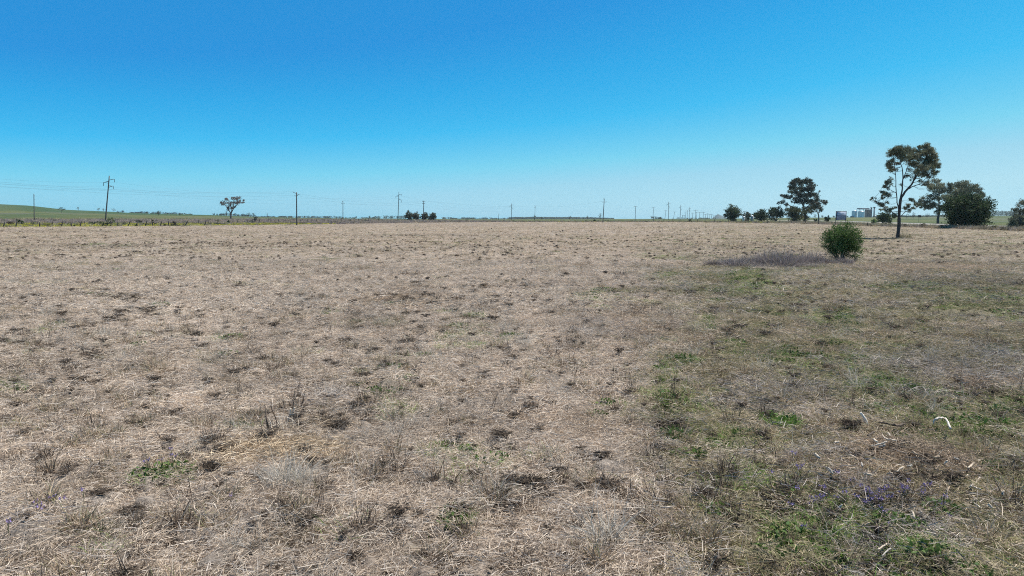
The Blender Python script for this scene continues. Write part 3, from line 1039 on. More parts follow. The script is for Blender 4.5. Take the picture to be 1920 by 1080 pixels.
shrub("tiny dark bush at the foot of the thin forked gum", GD - 20, 1529, 408, 416, 9, .5, BUSH_DARK, 260, lumps=10, under=.03, name="bush", cat="bush")
shrub("dark tangled bush in the verge behind the lone slender gum tree", 300, 1661, 397, 421, 32, .5, BUSH_DARK + GREY_GREEN[:1], 3800, lumps=42, under=.03, name="bush", cat="bush")
shrub("small green bush beside the dark tangled bush in the verge", 295, 1638, 411, 420, 13, .45, BUSH_GREEN, 420, lumps=14, under=.0, name="bush", cat="bush")

# the pale, thin tree on the left and the bushes of the middle distance
gum_tree("pale half bare gum tree with a wide V shaped crown beyond the left verge", 420, (433, 411),
         [(433, 412), (433, 405), (433, 400)],
         [([(433, 402), (428, 392), (420, 382), (415, 378)], 2.4, 6), ([(433, 402), (434, 390), (430, 376)], 2, -6), ([(433, 402), (439, 390), (447, 380), (453, 379)], 2.4, 4), ([(434, 396), (438, 384), (440, 374)], 1.8, -4)],
         [(415, 378, 3.5, .9), (420, 382, 4, .9), (424, 374, 4, 1.), (427, 380, 5, .8), (431, 385, 5, .7), (436, 372, 4, .9), (440, 372, 5, 1.), (446, 374, 5, 1.), (449, 370, 3, .8), (443, 380, 6, .9), (450, 380, 4, .8), (436, 381, 5, .7), (455, 380, 2.5, .7), (434, 390, 5, .6), (439, 388, 4, .6), (429, 391, 3, .4)],
         .6, [(.15, .115, .115), (.12, .10, .095), (.17, .135, .12), (.10, .095, .08)], (.13, .105, .10), .8, .4, 3.2, name="half_bare_gum_tree")
shrub("pale bushy tree, widest and leftmost around the cross armed pole", 420, 768, 396, 413, 20, .62, LEAF_PALE + GREY_GREEN, 1700, lumps=34, under=.04, name="bushy_tree", cat="tree", group="bushy trees around the cross armed pole")
shrub("pale bushy tree touching the widest one, close left of the cross armed pole", 420, 780.5, 397, 413, 16, .62, LEAF_PALE + GREY_GREEN, 1700, lumps=34, under=.04, name="bushy_tree", cat="tree", group="bushy trees around the cross armed pole")
shrub("pale bushy tree directly behind the cross armed pole", 420, 797, 398, 413, 14, .62, LEAF_PALE + GREY_GREEN, 1700, lumps=34, under=.04, name="bushy_tree", cat="tree", group="bushy trees around the cross armed pole")
shrub("pale bushy tree standing rightmost around the cross armed pole", 420, 811, 398, 413, 16, .62, LEAF_PALE + GREY_GREEN, 1700, lumps=34, under=.04, name="bushy_tree", cat="tree", group="bushy trees around the cross armed pole")
far_tree("dark umbrella shaped tree alone on the green hillside between two poles", 900, 116, 389, 14, "umbrella", BUSH_DARK, 420, trunkfrac=.35)
far_tree("round dark tree on the crest below the hill, right of the tall leaning pole", 1150, 231, 393, 9, "round", LEAF_FAR, 260, trunkfrac=.1)
far_tree("low dark tree joined to the round one right of the tall leaning pole", 1150, 222, 395, 7, "round", LEAF_FAR, 160, trunkfrac=.1)
far_tree("larger round dark tree in the green field left of the half bare gum", 900, 298, 393, 11, "round", BUSH_DARK, 320, trunkfrac=.12)
far_tree("small round dark tree on a trunk close left of the half bare gum", 900, 338, 397, 7, "round", BUSH_DARK, 200, trunkfrac=.25)
for (px, tp, w_, D, lab) in [(214, 391, 9, 1500, "thin bare looking tree on the skyline just right of the tall leaning pole"), (186, 390, 7, 1600, "small tree on the skyline just left of the tall leaning pole"),
                             (195, 391, 6, 1600, "spindly tree on the skyline behind the tall leaning pole"), (148, 389, 6, 1650, "tiny pale tree on the bare hill skyline")]:
    far_tree(lab, D, px, tp, w_, "sparse", GREY_GREEN, 120, "trees on the hill skyline")
for (px, tp, w_, k, lab) in [(401, 399, 5, "round", "small tree at the left end of the belt behind the half bare gum"), (441, 399, 7, "round", "dark round tree touching the half bare gum's trunk on the right"),
                             (425, 394, 4, "sparse", "slim tall tree peering over the belt left of the half bare gum"), (466, 398, 9, "round", "taller dark tree right of the half bare gum"),
                             (456, 400, 9, "round", "low dark tree filling the gap right of the half bare gum"), (475, 399, 7, "round", "last tree at the right end of the belt behind the half bare gum")]:
    far_tree(lab, 1500, px, tp, w_, k, LEAF_FAR, 200, "trees in the belt behind the half bare gum", trunkfrac=.12)
for (px, tp, w_, D, k, lab) in [(668, 405, 4, 1900, "round", "lone round tree on the skyline right of the small cross pole"), (693, 404, 4, 1900, "round", "lone small tree on the skyline left of the tree belt"),
                                (1002, 403, 8, 900, "umbrella", "purplish round tree at the foot of a thin pole on the flat horizon"), (1016, 406, 8, 900, "round", "low dark tree right of the purplish round tree on the flat horizon"),
                                (1068, 404.5, 8, 1000, "sparse", "two lobed small tree alone on the flat horizon"), (1101, 403, 6, 1000, "round", "small upright round tree on the flat horizon left of the crossarm pole"),
                                (1125, 399.5, 8, 900, "sparse", "taller open tree close left of the crossarm pole"), (1222, 404, 5, 1400, "round", "small dark tree at the left end of the clump below the T poles"),
                                (1528, 399, 8, 1000, "round", "blue grey tree far behind the thin forked gum"), (1542, 402, 7, 1200, "round", "blue grey tree far off, left of the billboard"),
                                (1563, 404, 6, 1300, "round", "low blue grey tree peeping out left of the billboard"), (1588, 404, 6, 1300, "round", "low blue grey tree peeping out right of the billboard"),
                                (1712, 398, 9, 900, "sparse", "open far tree seen between the lone gum and the round bush"), (1700, 401, 7, 900, "sparse", "small far tree just right of the lone gum's trunk"), (1738, 399, 8, 950, "sparse", "far tree under the low clump left of the round bush")]:
    far_tree(lab, D, px, tp, w_, k, LEAF_FAR, 160, "lone trees on the flat horizon", trunkfrac=.18)


# ------------------------------------------------------------------ far woods (each stretch reads as one mass)
def woods(name, label, px0, px1, D, prof, n, spread=.12, leafpx=1.0, cols=LEAF_FAR):
    g = Geo()
    for k in range(n):
        px = px0 + (px1 - px0) * RNG.random()
        d = D * (1 + spread * (RNG.random() - .3))
        x = XD(px, d)
        z0 = gz(x, d)
        top = P(px, np.interp(px, prof[0], prof[1]) + 2.2 * (RNG.random() ** 1.5) - .4, d)[2]
        h = max(top - z0, 1.5)
        r = (1.6 + 2.2 * RNG.random()) * d / F
        m = 46
        q = np.stack([x + RNG.normal(size=m) * r * .5, d + RNG.normal(size=m) * r * .5, z0 + h * (.02 + .96 * RNG.random(m) ** .9)], 1)
        g.leaves(q, leafpx * d / F, cols[RNG.integers(0, len(cols))], .3, .7)
    o = g.build(name, M_LEAF)
    return tag(o, label, "woodland", None, "stuff")


woods("distant_woods", "low dark belt of trees along the foot of the green hill", 243, 360, 1800, ([243, 270, 330, 360], [398, 396.5, 398.5, 401]), 70)
woods("distant_woods", "dark belt of trees behind the half bare gum", 405, 480, 1700, ([405, 430, 445, 480], [401, 399.5, 402, 403]), 45)
woods("distant_woods", "thin even line of trees on the horizon right of the half bare gum", 480, 640, 2600, ([480, 640], [405, 405]), 130)
woods("distant_woods", "clump of horizon trees just left of the pair of bushy trees", 700, 765, 2000, ([700, 720, 745, 765], [406, 404, 405, 404]), 40)
woods("distant_woods", "broken low line of trees on the horizon left of the tall thin pole", 640, 700, 2800, ([640, 700], [407, 407.5]), 30)
woods("distant_woods", "low line of trees on the horizon right of the bushy trees", 830, 960, 3000, ([830, 840, 850, 880, 895, 910, 960], [407.5, 407, 408.5, 407.5, 408.5, 408, 408.5]), 90)
woods("distant_woods", "long faint blue band of woodland on the middle horizon", 955, 1150, 3800, ([955, 1010, 1100, 1150], [407.2, 406.8, 407.4, 409]), 520, .25)
woods("distant_woods", "dark clump of trees on the horizon under the small T poles", 1222, 1240, 1500, ([1222, 1228, 1240], [404.5, 405.5, 408]), 16)
woods("distant_woods", "scattered low trees on the horizon among the receding poles", 1270, 1345, 3400, ([1270, 1345], [408, 408.5]), 30)
woods("distant_woods", "far blue woodland on the skyline right of the big round bush", 1680, 1960, 1500, ([1680, 1750, 1850, 1870, 1900, 1960], [404, 404, 397, 394.5, 396, 396]), 420, .25)

# faint mountain at the end of the line of poles
g = Geo()
mx, mD = XD(1352, 8600), 8600
a = np.linspace(0, 2 * math.pi, 25)[:-1]
rings = []
for t in np.linspace(0, 1, 9):
    rr = 105 * (1 - t) + 4
    prof_ = 62 * (t ** .9)
    rings.append(np.stack([mx - 40 * t + np.cos(a) * rr * (1 + .15 * np.sin(3 * a)), mD + np.sin(a) * rr * (1 + .15 * np.cos(2 * a)), np.full(24, 2.0 + prof_)], 1))
v = np.vstack(rings)
q = [(i * 24 + k, i * 24 + (k + 1) % 24, (i + 1) * 24 + (k + 1) % 24, (i + 1) * 24 + k) for i in range(8) for k in range(24)]
v[:, 2] += RNG.normal(size=len(v)) * 1.5
g.add(v, q, (.025, .038, .042))
g.build("hill", M_CONC, smooth=True)["kind"] = "structure"

# ------------------------------------------------------------------ power poles
ATT = {}
POLE_C = (.085, .085, .082)


def pole(key, label, D, bx, tx, top, kind, group=None, arm=1.0, dia=.36, slope=(-2.5, 3, -3)):
    sc = D / F
    x = XD(bx, D)
    z0 = gz(x, D)
    root = thing("power_pole", label, "power pole", (x, D, z0), group)
    tp = P(tx, top, D)
    bp_ = np.array([x, D, z0 - .4])
    g = Geo()
    g.tube(smooth_path([bp_, tp], 6), [dia * .62, dia * .42], POLE_C, 9, .04)
    part(g, "pole", M_WOOD, root, True)
    H = tp[2] - z0
    ax = (tp - bp_) / np.linalg.norm(tp - bp_)
    att = []
    if kind == "tower":
        f = H / 22.
        spec = [(2.1, 2.2, .55), (2.6, -2.2, -.75), (5.6, 2.0, .75 if slope[2] < 0 else -.9)]
        for (dn, dx, dz) in spec:
            s = tp - ax * dn * f
            e = s + np.array([dx * f, .35 * dx * f, dz * f])
            g = Geo()
            g.tube(smooth_path([s, e], 3), [.10 * arm, .08 * arm], POLE_C, 6)
            if dz != .55:
                b_ = s + ax * 1.1 * f * (-1 if dx < 0 else 1)
                g.tube(smooth_path([b_, s + (e - s) * .8], 3), .05 * arm, POLE_C, 5)
            part(g, "crossarm", M_METAL, root)
            g = Geo()
            zz = np.linspace(0, 1.55 * f, 12)
            pth = np.stack([np.full(12, e[0]), np.full(12, e[1]), e[2] - zz], 1)
            g.tube(pth, np.where(np.arange(12) % 2 == 0, .055, .12) * arm, (.10, .12, .13), 8)
            part(g, "insulator", M_METAL, root)
            att.append(e - np.array([0, 0, 1.6 * f]))
        att.append(tp)
    else:
        def xarm(dn, wl, wr, tilt=0.0, ins=3):
            s = tp - ax * dn
            l_, r_ = s + np.array([-wl, -.25, wl * tilt]), s + np.array([wr, -.25, -wr * tilt])
            g = Geo()
            g.tube(smooth_path([l_, r_], 4), .075 * arm, POLE_C, 4)
            part(g, "crossarm", M_WOOD, root)
            for t in np.linspace(.03, .97, ins):
                b = l_ * (1 - t) + r_ * t
                g = Geo()
                g.tube(np.array([b, b + [0, 0, .12], b + [0, 0, .22], b + [0, 0, .34]]), [.03, .09, .06, .02], (.16, .12, .10), 7)
                part(g, "insulator", M_METAL, root)
                att.append(b + np.array([0, 0, .34]))
        w1 = H * .062 * arm
        if kind == "double":
            xarm(.35, w1, w1 * 1.2, .0)
            xarm(H * .14, w1 * 1.1, w1 * .9, .0)
        elif kind == "tilt":
            xarm(.5, H * .085, H * .09, .45)
            xarm(H * .11, H * .05, H * .05, -.1, 2)
        elif kind == "cross":
            xarm(H * .14, w1 * 1.4, w1 * 1.4)
            xarm(.25, w1 * .55, w1 * .1, 0, 2)
        elif kind == "tee":
            xarm(.15, w1 * 1.6, w1 * 1.6)
        elif kind == "plain":
            for dn in (.9, 1.5, 2.6):
                b = tp - ax * dn
                g = Geo()
                g.tube(np.array([b, b + [.28, -.1, .02], b + [.34, -.1, .18]]), [.04, .06, .09], (.16, .14, .13), 6)
                part(g, "insulator", M_METAL, root)
                att.append(b + np.array([.34, -.1, .2]))
        elif kind == "far":
            g = Geo()
            g.tube(smooth_path([tp + np.array([-w1 * 1.7, 0, -H * .1]), tp + np.array([w1 * 1.7, 0, -H * .1])], 3), .13 * arm, POLE_C, 4)
            part(g, "crossarm", M_WOOD, root)
    ATT[key] = att
    return root


pole("B", "tall leaning power pole with three angled arms, largest of all the poles", 320, 197, 205, 329.5, "tower", dia=.50, arm=1.25, slope=(0, 0, -1))
pole("A", "plain slender power pole in front of the green hill at the left edge", 330, 64, 63.5, 363.5, "plain", dia=.34)
pole("C", "upright power pole with a steeply tilted crossarm right of the half bare gum", 262, 556, 556, 360.5, "tilt", dia=.40, arm=1.1)
pole("D", "thin short power pole between the tilted arm pole and the tall three armed pole", 420, 643, 643, 377, "cross", dia=.34)
pole("E", "tall three armed power pole left of the pair of bushy trees", 500, 746, 748, 360, "tower", dia=.42, arm=1.2, slope=(0, 0, 1))
pole("F", "power pole with two crossarms in front of the bushy trees", 385, 794, 794.5, 376.5, "double", dia=.38, arm=1.1)
pole("H", "very short plain pole on the horizon left of the middle three armed pole", 900, 935, 935, 400.5, "far", dia=.42, arm=.3)
pole("G", "slender three armed power pole at the middle of the horizon", 840, 959.3, 959, 381.5, "tower", dia=.50, arm=1.5, slope=(0, 0, 1))
pole("I", "thin power pole rising out of the purplish round tree", 760, 1002.5, 1003.5, 385.5, "double", dia=.36, arm=1.2)
pole("J", "power pole with one wide crossarm and a slight lean beside the taller open tree", 360, 1130.5, 1133, 372.5, "cross", dia=.36, arm=1.1)
pole("K", "T shaped power pole, nearer of the first two T shaped poles", 590, 1191, 1191.5, 387, "tee", dia=.36, arm=1.2)
pole("L", "T shaped power pole standing in the dark clump of horizon trees", 800, 1224, 1225.5, 389, "tee", dia=.36, arm=1.4)
pole("M", "short T shaped power pole just left of the tallest far pole", 1050, 1246.5, 1248.5, 394.5, "tee", dia=.40, arm=1.5)
pole("N", "tallest far power pole with three arms, left end of the receding line", 860, 1253.2, 1253.4, 378.5, "tower", dia=.48, arm=1.5, slope=(0, 0, 1))
pole("O", "leaning T shaped power pole between the two tall far poles", 1050, 1262.5, 1265, 397, "tee", dia=.40, arm=1.5)
pole("Q", "dark tall far power pole, second in the receding line", 1080, 1275, 1276.5, 384.5, "tower", dia=.62, arm=1.6, slope=(0, 0, 1))
pole("U", "straight tall far power pole, third in the receding line", 1250, 1292.4, 1292.5, 388.5, "tower", dia=.60, arm=1.7, slope=(0, 0, 1))
for i, (px, tp_) in enumerate([(1279.5, 403.5), (1282.5, 403.5), (1285.5, 398), (1288.5, 394), (1298.5, 398.5), (1304, 393.2), (1306, 397.5), (1311.5, 397.5), (1318.5, 397), (1322.5, 401.5), (1326.5, 400), (1330.5, 401.5), (1334, 401), (1338, 402.5), (1342, 403), (1346, 404)]):
    Dk = 1500 + 120 * i
    pole("r%d" % i, "small pole among the many that recede to the horizon left of the bush row", Dk, px, px + .4, tp_, "far", "small receding power poles", dia=.00042 * Dk, arm=1.0 + Dk / 1500)


def wire(label, a, b, sag, rad=.011, group=None):
    t = np.linspace(0, 1, 40)[:, None]
    p = np.asarray(a) * (1 - t) + np.asarray(b) * t
    p[:, 2] -= (4 * t * (1 - t)).ravel() * sag
    g = Geo()
    g.tube(p - p[0], rad, (.05, .05, .055), 4)
    o = g.build("power_line", M_METAL, loc=p[0])
    return tag(o, label, "power line", group)


offB = [P(-330, 300, 190), P(-350, 309, 190), P(-325, 318, 190)]
offC = [P(-420, 300, 140), P(-430, 304, 140), P(-415, 309, 140)]
names3 = ["upper right", "upper left", "lower right"]
for k in range(3):
    wire("conductor sagging from the left edge to the %s arm of the leaning pole" % names3[k], offB[k], ATT["B"][k], 2.0)
    wire("conductor from the leaning pole's %s arm to the next three armed pole" % names3[k], ATT["B"][k], ATT["E"][k], 4.2)
    wire("conductor from the bushy trees' pole, %s arm, to the middle pole" % names3[k], ATT["E"][k], ATT["G"][k], 4.5, .014)
for k, nm in ((0, "highest"), (1, "middle"), (2, "lowest")):
    wire("%s of the low wires sagging before the hill to the tilted crossarm pole" % nm, offC[k], ATT["C"][k + (1 if k == 2 else 0)], 2.6)
wire("wire sagging from the tilted crossarm pole to the double crossarm pole", ATT["C"][2], ATT["F"][2], 2.2)
wire("lower wire from the tilted crossarm pole to the double crossarm pole", ATT["C"][3], ATT["F"][3], 2.4)
wire("wire sloping from the double crossarm pole to the pole in the purplish tree", ATT["F"][2], ATT["I"][0], 2.0, .016)
wire("wire rising from the pole in the purplish tree to the wide crossarm pole", ATT["I"][2], ATT["J"][0], 2.0, .016)

# ------------------------------------------------------------------ road on the right
line = [(1430, 640), (1560, 500), (1640, 400), (1700, 345), (1740, 312), (1780, 285), (1860, 240), (1920, 213), (2100, 165), (2500, 118)]
cx_ = np.array([[XD(p, d), d] for p, d in line])
cx_ = smooth_path(np.hstack([cx_, np.zeros((len(cx_), 1))]), 90)[:, :2]
tn = np.gradient(cx_, axis=0)
tn /= np.linalg.norm(tn, axis=1, keepdims=True)
nr = np.stack([-tn[:, 1], tn[:, 0]], 1)
g = Geo()
offs = [-9, -3.6, -3.5, 0, 3.5, 3.6, 9]
dz = [-.15, .28, .30, .36, .30, .28, -.15]
rows = []
cen_z = base_z(cx_[:, 0], cx_[:, 1])
for o_, z_ in zip(offs, dz):
    p = cx_ + nr * o_
    rows.append(np.stack([p[:, 0], p[:, 1], cen_z + z_], 1))
v = np.stack(rows, 1).reshape(-1, 3)
kk = len(offs)
q = [(i * kk + j, i * kk + j + 1, (i + 1) * kk + j + 1, (i + 1) * kk + j) for i in range(len(cx_) - 1) for j in range(kk - 1)]
cc = np.tile(np.array([[.22, .19, .13], [.26, .235, .20], [.27, .265, .26], [.29, .285, .28], [.27, .265, .26], [.26, .235, .20], [.22, .19, .13]]), (len(cx_), 1))
g.add(v, q, cc)
g.build("road", M_CONC)["kind"] = "structure"

# ------------------------------------------------------------------ verge vegetation (ground cover)
VERGE = []
VK = {}


def vreg(k, mks):
    VK[k] = (len(VERGE), len(mks))
    VERGE.extend(mks)


vreg("weed", [tuft_mk(46, .45, .35, .85, [(.29, .25, .25), (.36, .31, .29), (.21, .18, .18), (.42, .36, .32)], [3, 3, 2, 1.5], .06, .5, .3) for _ in range(4)])
vreg("tan", [tuft_mk(46, .45, .35, .95, [(.44, .37, .25), (.34, .28, .19), (.52, .44, .31), (.22, .18, .12)], [3, 3, 1.5, 2], .06, .5, .3) for _ in range(3)])
vreg("greeny", [tuft_mk(46, .5, .3, .7, [(.19, .23, .075), (.24, .27, .09), (.14, .18, .06), (.30, .28, .14)], [3, 3, 2, 1.5], .07, .6, .35) for _ in range(3)])
vreg("canola", [tuft_mk(56, .5, .35, .65, [(.68, .62, .06), (.50, .48, .08), (.26, .28, .08), (.76, .68, .08)], [2.2, 2, 2, 1], .08, .6, .3) for _ in range(3)])
vreg("scrub", [tuft_mk(60, .4, .25, .75, [(.06, .055, .05), (.085, .075, .06), (.05, .06, .035)], [3, 2, 2], .08, .7, .4) for _ in range(3)])
VCOL = proto_set("verge", VERGE, M_STRAW)
n = 34000
px = -500 + 3000 * RNG.random(n)
ee = np.interp(px, EDGE_PX, EDGE_D)
wid_ = np.interp(px, [-200, 0, 640, 940, 1020, 1380, 1480, 1640, 1700, 2200], [150, 150, 160, 130, 60, 60, 50, 34, 14, 9])
dp = RNG.random(n) ** 1.25 * wid_
keep = RNG.random(n) < np.interp(px, [-200, 900, 1100, 1400, 1650, 2200], [1, 1, .7, .8, .9, .7])
y = ee + dp + .8
x = (px - 960) / F * y
z = ground_z(x, y)
patchy = fbm(px / 40, dp / 14, 201, 3)
k_ = np.full(n, "weed", dtype=object)
rr = RNG.random(n)
k_[(rr < .3) | (px > 1440)] = "tan"
k_[(px > 1440) & (rr > .75)] = "weed"
gz_ = ((px > 960) & (px < 1470) & (dp > 3)) | ((dp > wid_ * .85))
k_[gz_ & (rr > .25)] = "greeny"
fr = (dp < np.interp(px, [-200, 0, 480, 600, 640], [70, 66, 34, 8, 0])) & (px < 640)
k_[fr & (rr < .85)] = "greeny"
k_[fr & (rr > .25) & (rr < .9) & (patchy > .30)] = "canola"
k_[(px > 1030) & (px < 1440) & (rr > .8) & (patchy > .5)] = "canola"
k_[(fbm(px / 9, dp / 5, 211, 2) > .68) & (rr > .55)] = "scrub"
pk = np.zeros(n, int)
for kd in VK:
    q_ = k_ == kd
    pk[q_] = VK[kd][0] + RNG.integers(0, VK[kd][1], q_.sum())
s = (.45 + .75 * RNG.random(n)) * np.where(px > 1640, .95, 1) * np.where((k_ == "greeny") | (k_ == "canola"), .8, 1)
sel = keep
scatter("roadside_weeds", np.stack([x, y, z], 1)[sel], np.stack([0 * x, 0 * x, 6.28 * RNG.random(n)], 1)[sel], np.stack([s * 1.3, s * 1.3, s], 1)[sel], pk[sel], VCOL,
        "brown weeds, green grass and yellow flowers in the uncut belt beyond the paddock", "weeds")

# purple grey weed patch beside the green shrub
WEED = proto_set("weedpatch", [tuft_mk(90, .22, .15, .55, PURP_C, [3, 2.4, 2, 1.2, .8], .012, .8, .45, 3) for _ in range(4)], M_STRAW)
n = 750
px = np.clip(1455 + 58 * RNG.normal(size=n), 1335, 1590)
top_ = np.interp(px, [1350, 1370, 1410, 1450, 1490, 1530, 1566], [491, 486, 487, 482, 487, 486, 492])
bot_ = np.interp(px, [1350, 1380, 1450, 1490, 1520, 1540, 1566], [499, 503, 504, 504, 500, 498, 495])
pp = []
for a_, t_, b_ in zip(px, top_, bot_):
    yy_ = t_ + 8 + (b_ - t_ - 8) * RNG.random()
    dd_ = CAM_H * F / (yy_ - HOR) * (1 + .0)
    xx_ = (a_ - 960) / F * dd_
    pp.append((xx_, dd_, gz(xx_, dd_)))
pp = np.array(pp)
hs = np.interp(px, [1350, 1375, 1400, 1450, 1500, 1530, 1566], [.5, .95, .75, 1.05, .75, .95, .6]) * (.35 + 1.1 * sstep(fbm(pp[:, 0] * 1.1, pp[:, 1] * 1.1, 301, 2), .3, .7)) * (.55 + .6 * RNG.random(n))
scatter("weed_patch", pp, np.stack([0 * px, 0 * px, 6.28 * RNG.random(n)], 1), np.stack([hs * 1.2, hs * 1.2, hs * 1.12], 1), RNG.integers(0, 4, n), WEED,
        "purple grey patch of dead weeds left of the green shrub", "weeds")

# small scattered shrubs in the uncut belt: (column, row, width, height in photo pixels, label, colours)
SM = [(20, 418, 12, 7, "low reddish brown shrub near the left edge of the verge", [(.13, .07, .06), (.10, .075, .06)]), (37, 418, 13, 10, "round dark green shrub near the left edge of the verge", BUSH_DARK),
      (60, 417, 6, 4, "small dark shrub left of the plain slender pole's foot", BUSH_DARK), (117, 413, 4, 4, "tiny dark shrub in the weeds below the umbrella shaped tree", BUSH_DARK),
      (152, 418, 4, 5, "narrow dark shrub left of the tall leaning pole", BUSH_DARK), (173, 419, 13, 5, "wide low dark shrub left of the leaning pole's foot", LEAF_FAR), (187, 417, 11, 5, "dark shrub touching the leaning pole's foot on the left", BUSH_DARK),
      (198, 425, 9, 7, "dark clump at the mown edge in front of the leaning pole", BUSH_DARK), (209, 416, 21, 11, "pale green feathery shrub right of the leaning pole", [(.11, .15, .06), (.13, .16, .075)]), (207, 418, 10, 4, "dark low shrub in front of the feathery green shrub", LEAF_FAR),
      (233, 418, 8, 3, "low dark shrub between the feathery shrub and the black branched one", LEAF_FAR), (254, 413, 6, 3, "small dark shrub behind the black branched shrub", BUSH_DARK), (262, 417, 10, 8, "black branched shrub in the yellow verge", [(.03, .035, .03), (.045, .045, .04)]),
      (274, 412, 6, 3, "flat dark shrub up the slope right of the black branched shrub", BUSH_DARK), (286, 421, 8, 10, "sparse upright shrub among the yellow flowers", [(.06, .07, .04), (.08, .085, .05)]), (294, 413, 6, 3, "flat dark shrub above the sparse upright shrub", BUSH_DARK),
      (255, 425, 5, 4, "tiny dark clump among the left fence posts", BUSH_DARK), (138, 425, 6, 3, "tiny dark clump at the mown edge left of the pole", BUSH_DARK), (309, 425, 5, 4, "tiny dark clump at the mown edge right of the sparse shrub", BUSH_DARK),
      (325, 424, 9, 9, "dark brown stumpy shrub at the mown edge", [(.05, .04, .035), (.07, .055, .05)]), (409, 416, 9, 5, "low dark shrub left of the half bare gum", BUSH_DARK), (428, 420, 6, 8, "small dark shrub in front of the half bare gum", BUSH_DARK),
      (478, 419, 14, 13, "rounded grey green shrub right of the half bare gum", GREY_GREEN), (470, 418, 7, 4, "low dark shrub hugging the rounded grey green shrub", BUSH_DARK), (656, 416, 5, 3, "tiny dark shrub right of the thin short pole", LEAF_FAR),
      (685, 418, 6, 4, "small dark shrub in the weeds left of the three armed pole", BUSH_DARK), (710, 415, 6, 3, "flat dark shrub nearer the three armed pole", LEAF_FAR), (837, 418, 6, 3, "small dark shrub right of the bushy trees", LEAF_FAR),
      (862, 418, 6, 3, "second small dark shrub on the way to the middle pole", LEAF_FAR), (875, 418, 5, 4, "third small dark shrub on the way to the middle pole", BUSH_DARK), (946, 420, 4, 4, "black clump on the mown edge left of the middle pole", BUSH_DARK),
      (963, 418, 6, 3, "small dark shrub at the middle pole's foot", BUSH_DARK), (1099, 417, 6, 3, "small dark shrub left of the wide dark one by the crossarm pole", BUSH_DARK), (1116, 417, 14, 5, "wide dark shrub left of the crossarm pole", BUSH_DARK),
      (1137, 415, 8, 4, "low dark shrub close right of the crossarm pole", BUSH_DARK), (1293, 419, 6, 6, "small green shrub at the fence below the receding poles", BUSH_DARK), (1440, 416, 7, 5, "yellowish shrub in front of the bush row", [(.16, .17, .05), (.13, .15, .05)]),
      (1732, 424, 12, 8, "brown dead shrub on the verge left of the big round bush", [(.15, .115, .085), (.12, .095, .075)]), (1700, 422, 9, 6, "brown grassy shrub on the verge right of the lone gum's trunk", [(.16, .13, .09), (.13, .11, .08)]),
      (1768, 428, 14, 9, "grey brown shrub at the left foot of the big round bush", [(.10, .085, .08), (.13, .11, .10)]), (1866, 429, 14, 8, "olive shrub on the verge right of the big round bush", [(.13, .14, .06), (.11, .11, .055)])]
for (a_, b_, w_, h_, lab, cols_) in SM:
    e_ = np.interp(a_, EDGE_PX, EDGE_D)
    f_ = 1.0 + max(0, (424 - b_)) * .028 if a_ < 960 else 1.01 + max(0, (419 - b_)) * .02
    D_ = e_ * f_ + 2
    x_ = XD(a_, D_)
    zt = gz(x_, D_) + h_ * D_ / F
    tp_ = HOR - (zt - CAM_H) / D_ * F
    shrub(lab, D_, a_, tp_, b_, w_, max(.30, 1.1 * D_ / F), cols_, 90 + int(w_ * h_ * 3), lumps=10, under=.0, name="verge_shrub", group="small shrubs in the uncut belt")

# ------------------------------------------------------------------ fences
def fence(label, posts, hpx, lean, dscale=1.0, doff=4.0, thick=.07):
    p0 = posts[0]
    pts = []
    for p in posts:
        d = np.interp(p, EDGE_PX, EDGE_D) * dscale + doff
        x_ = XD(p, d)
        pts.append((x_, d, gz(x_, d)))
    pts = np.array(pts)
    root = thing("fence", label, "fence", pts[0])
    tops = []
    for p in pts:
        h = hpx * p[1] / F * (.85 + .3 * RNG.random())
        ln = RNG.normal() * lean + lean * .8
        g = Geo()
        tpt = p + np.array([ln * h, RNG.normal() * .1, h])
        g.tube(smooth_path([p - [0, 0, .3], tpt], 4), [thick * 1.1, thick * .9], (.05, .043, .04), 6, .2)
        part(g, "post", M_WOOD, root)
        tops.append((p, tpt))
    for f_ in (.45, .85):
        g = Geo()
        g.tube(np.array([a_ * (1 - f_) + b_ * f_ for a_, b_ in tops]), .008, (.12, .11, .105), 4)
        part(g, "wire", M_METAL, root)


fence("old leaning post fence along the mown edge on the left", [-60, -20, 4, 28, 73, 114, 133, 151, 190, 206, 220, 238, 256, 271, 285, 299, 314, 345, 382], 9.5, .26, 1.0, 1.5, .17)
fence("upright post fence farther back in the grey weeds on the left", [69, 98, 128, 158, 352, 372, 390, 408, 446, 463, 486, 508, 515, 522, 536, 551, 563, 576, 584, 593, 604, 615, 640, 656, 672, 690], 7.0, .06, 1.12, 8.0, .12)
fence("post and wire fence along the far edge below the bush row", [1200, 1225, 1245, 1260, 1275, 1293, 1308, 1322, 1340, 1366, 1390, 1404, 1418, 1440, 1462, 1485, 1510, 1535, 1560, 1594, 1627], 6.5, .04, 1.0, 2.5, .14)
# leaning bare pole on the left
pb = (XD(505, 296), 296.0)
g = Geo()
g.tube(smooth_path([(pb[0], pb[1], gz(*pb) - .3), P(503, 410, 296), P(500.5, 398.5, 296)], 8), [.10, .07], (.10, .085, .075), 6, .2)
g.tube(smooth_path([P(502, 404, 296), P(500, 401, 296)], 3), .05, (.10, .085, .075), 5)
o = shifted(g, (pb[0], pb[1], gz(*pb))).build("dead_sapling", M_WOOD, loc=(pb[0], pb[1], gz(*pb)))
tag(o, "bare leaning dead sapling between the half bare gum and the tilted arm pole", "sapling")

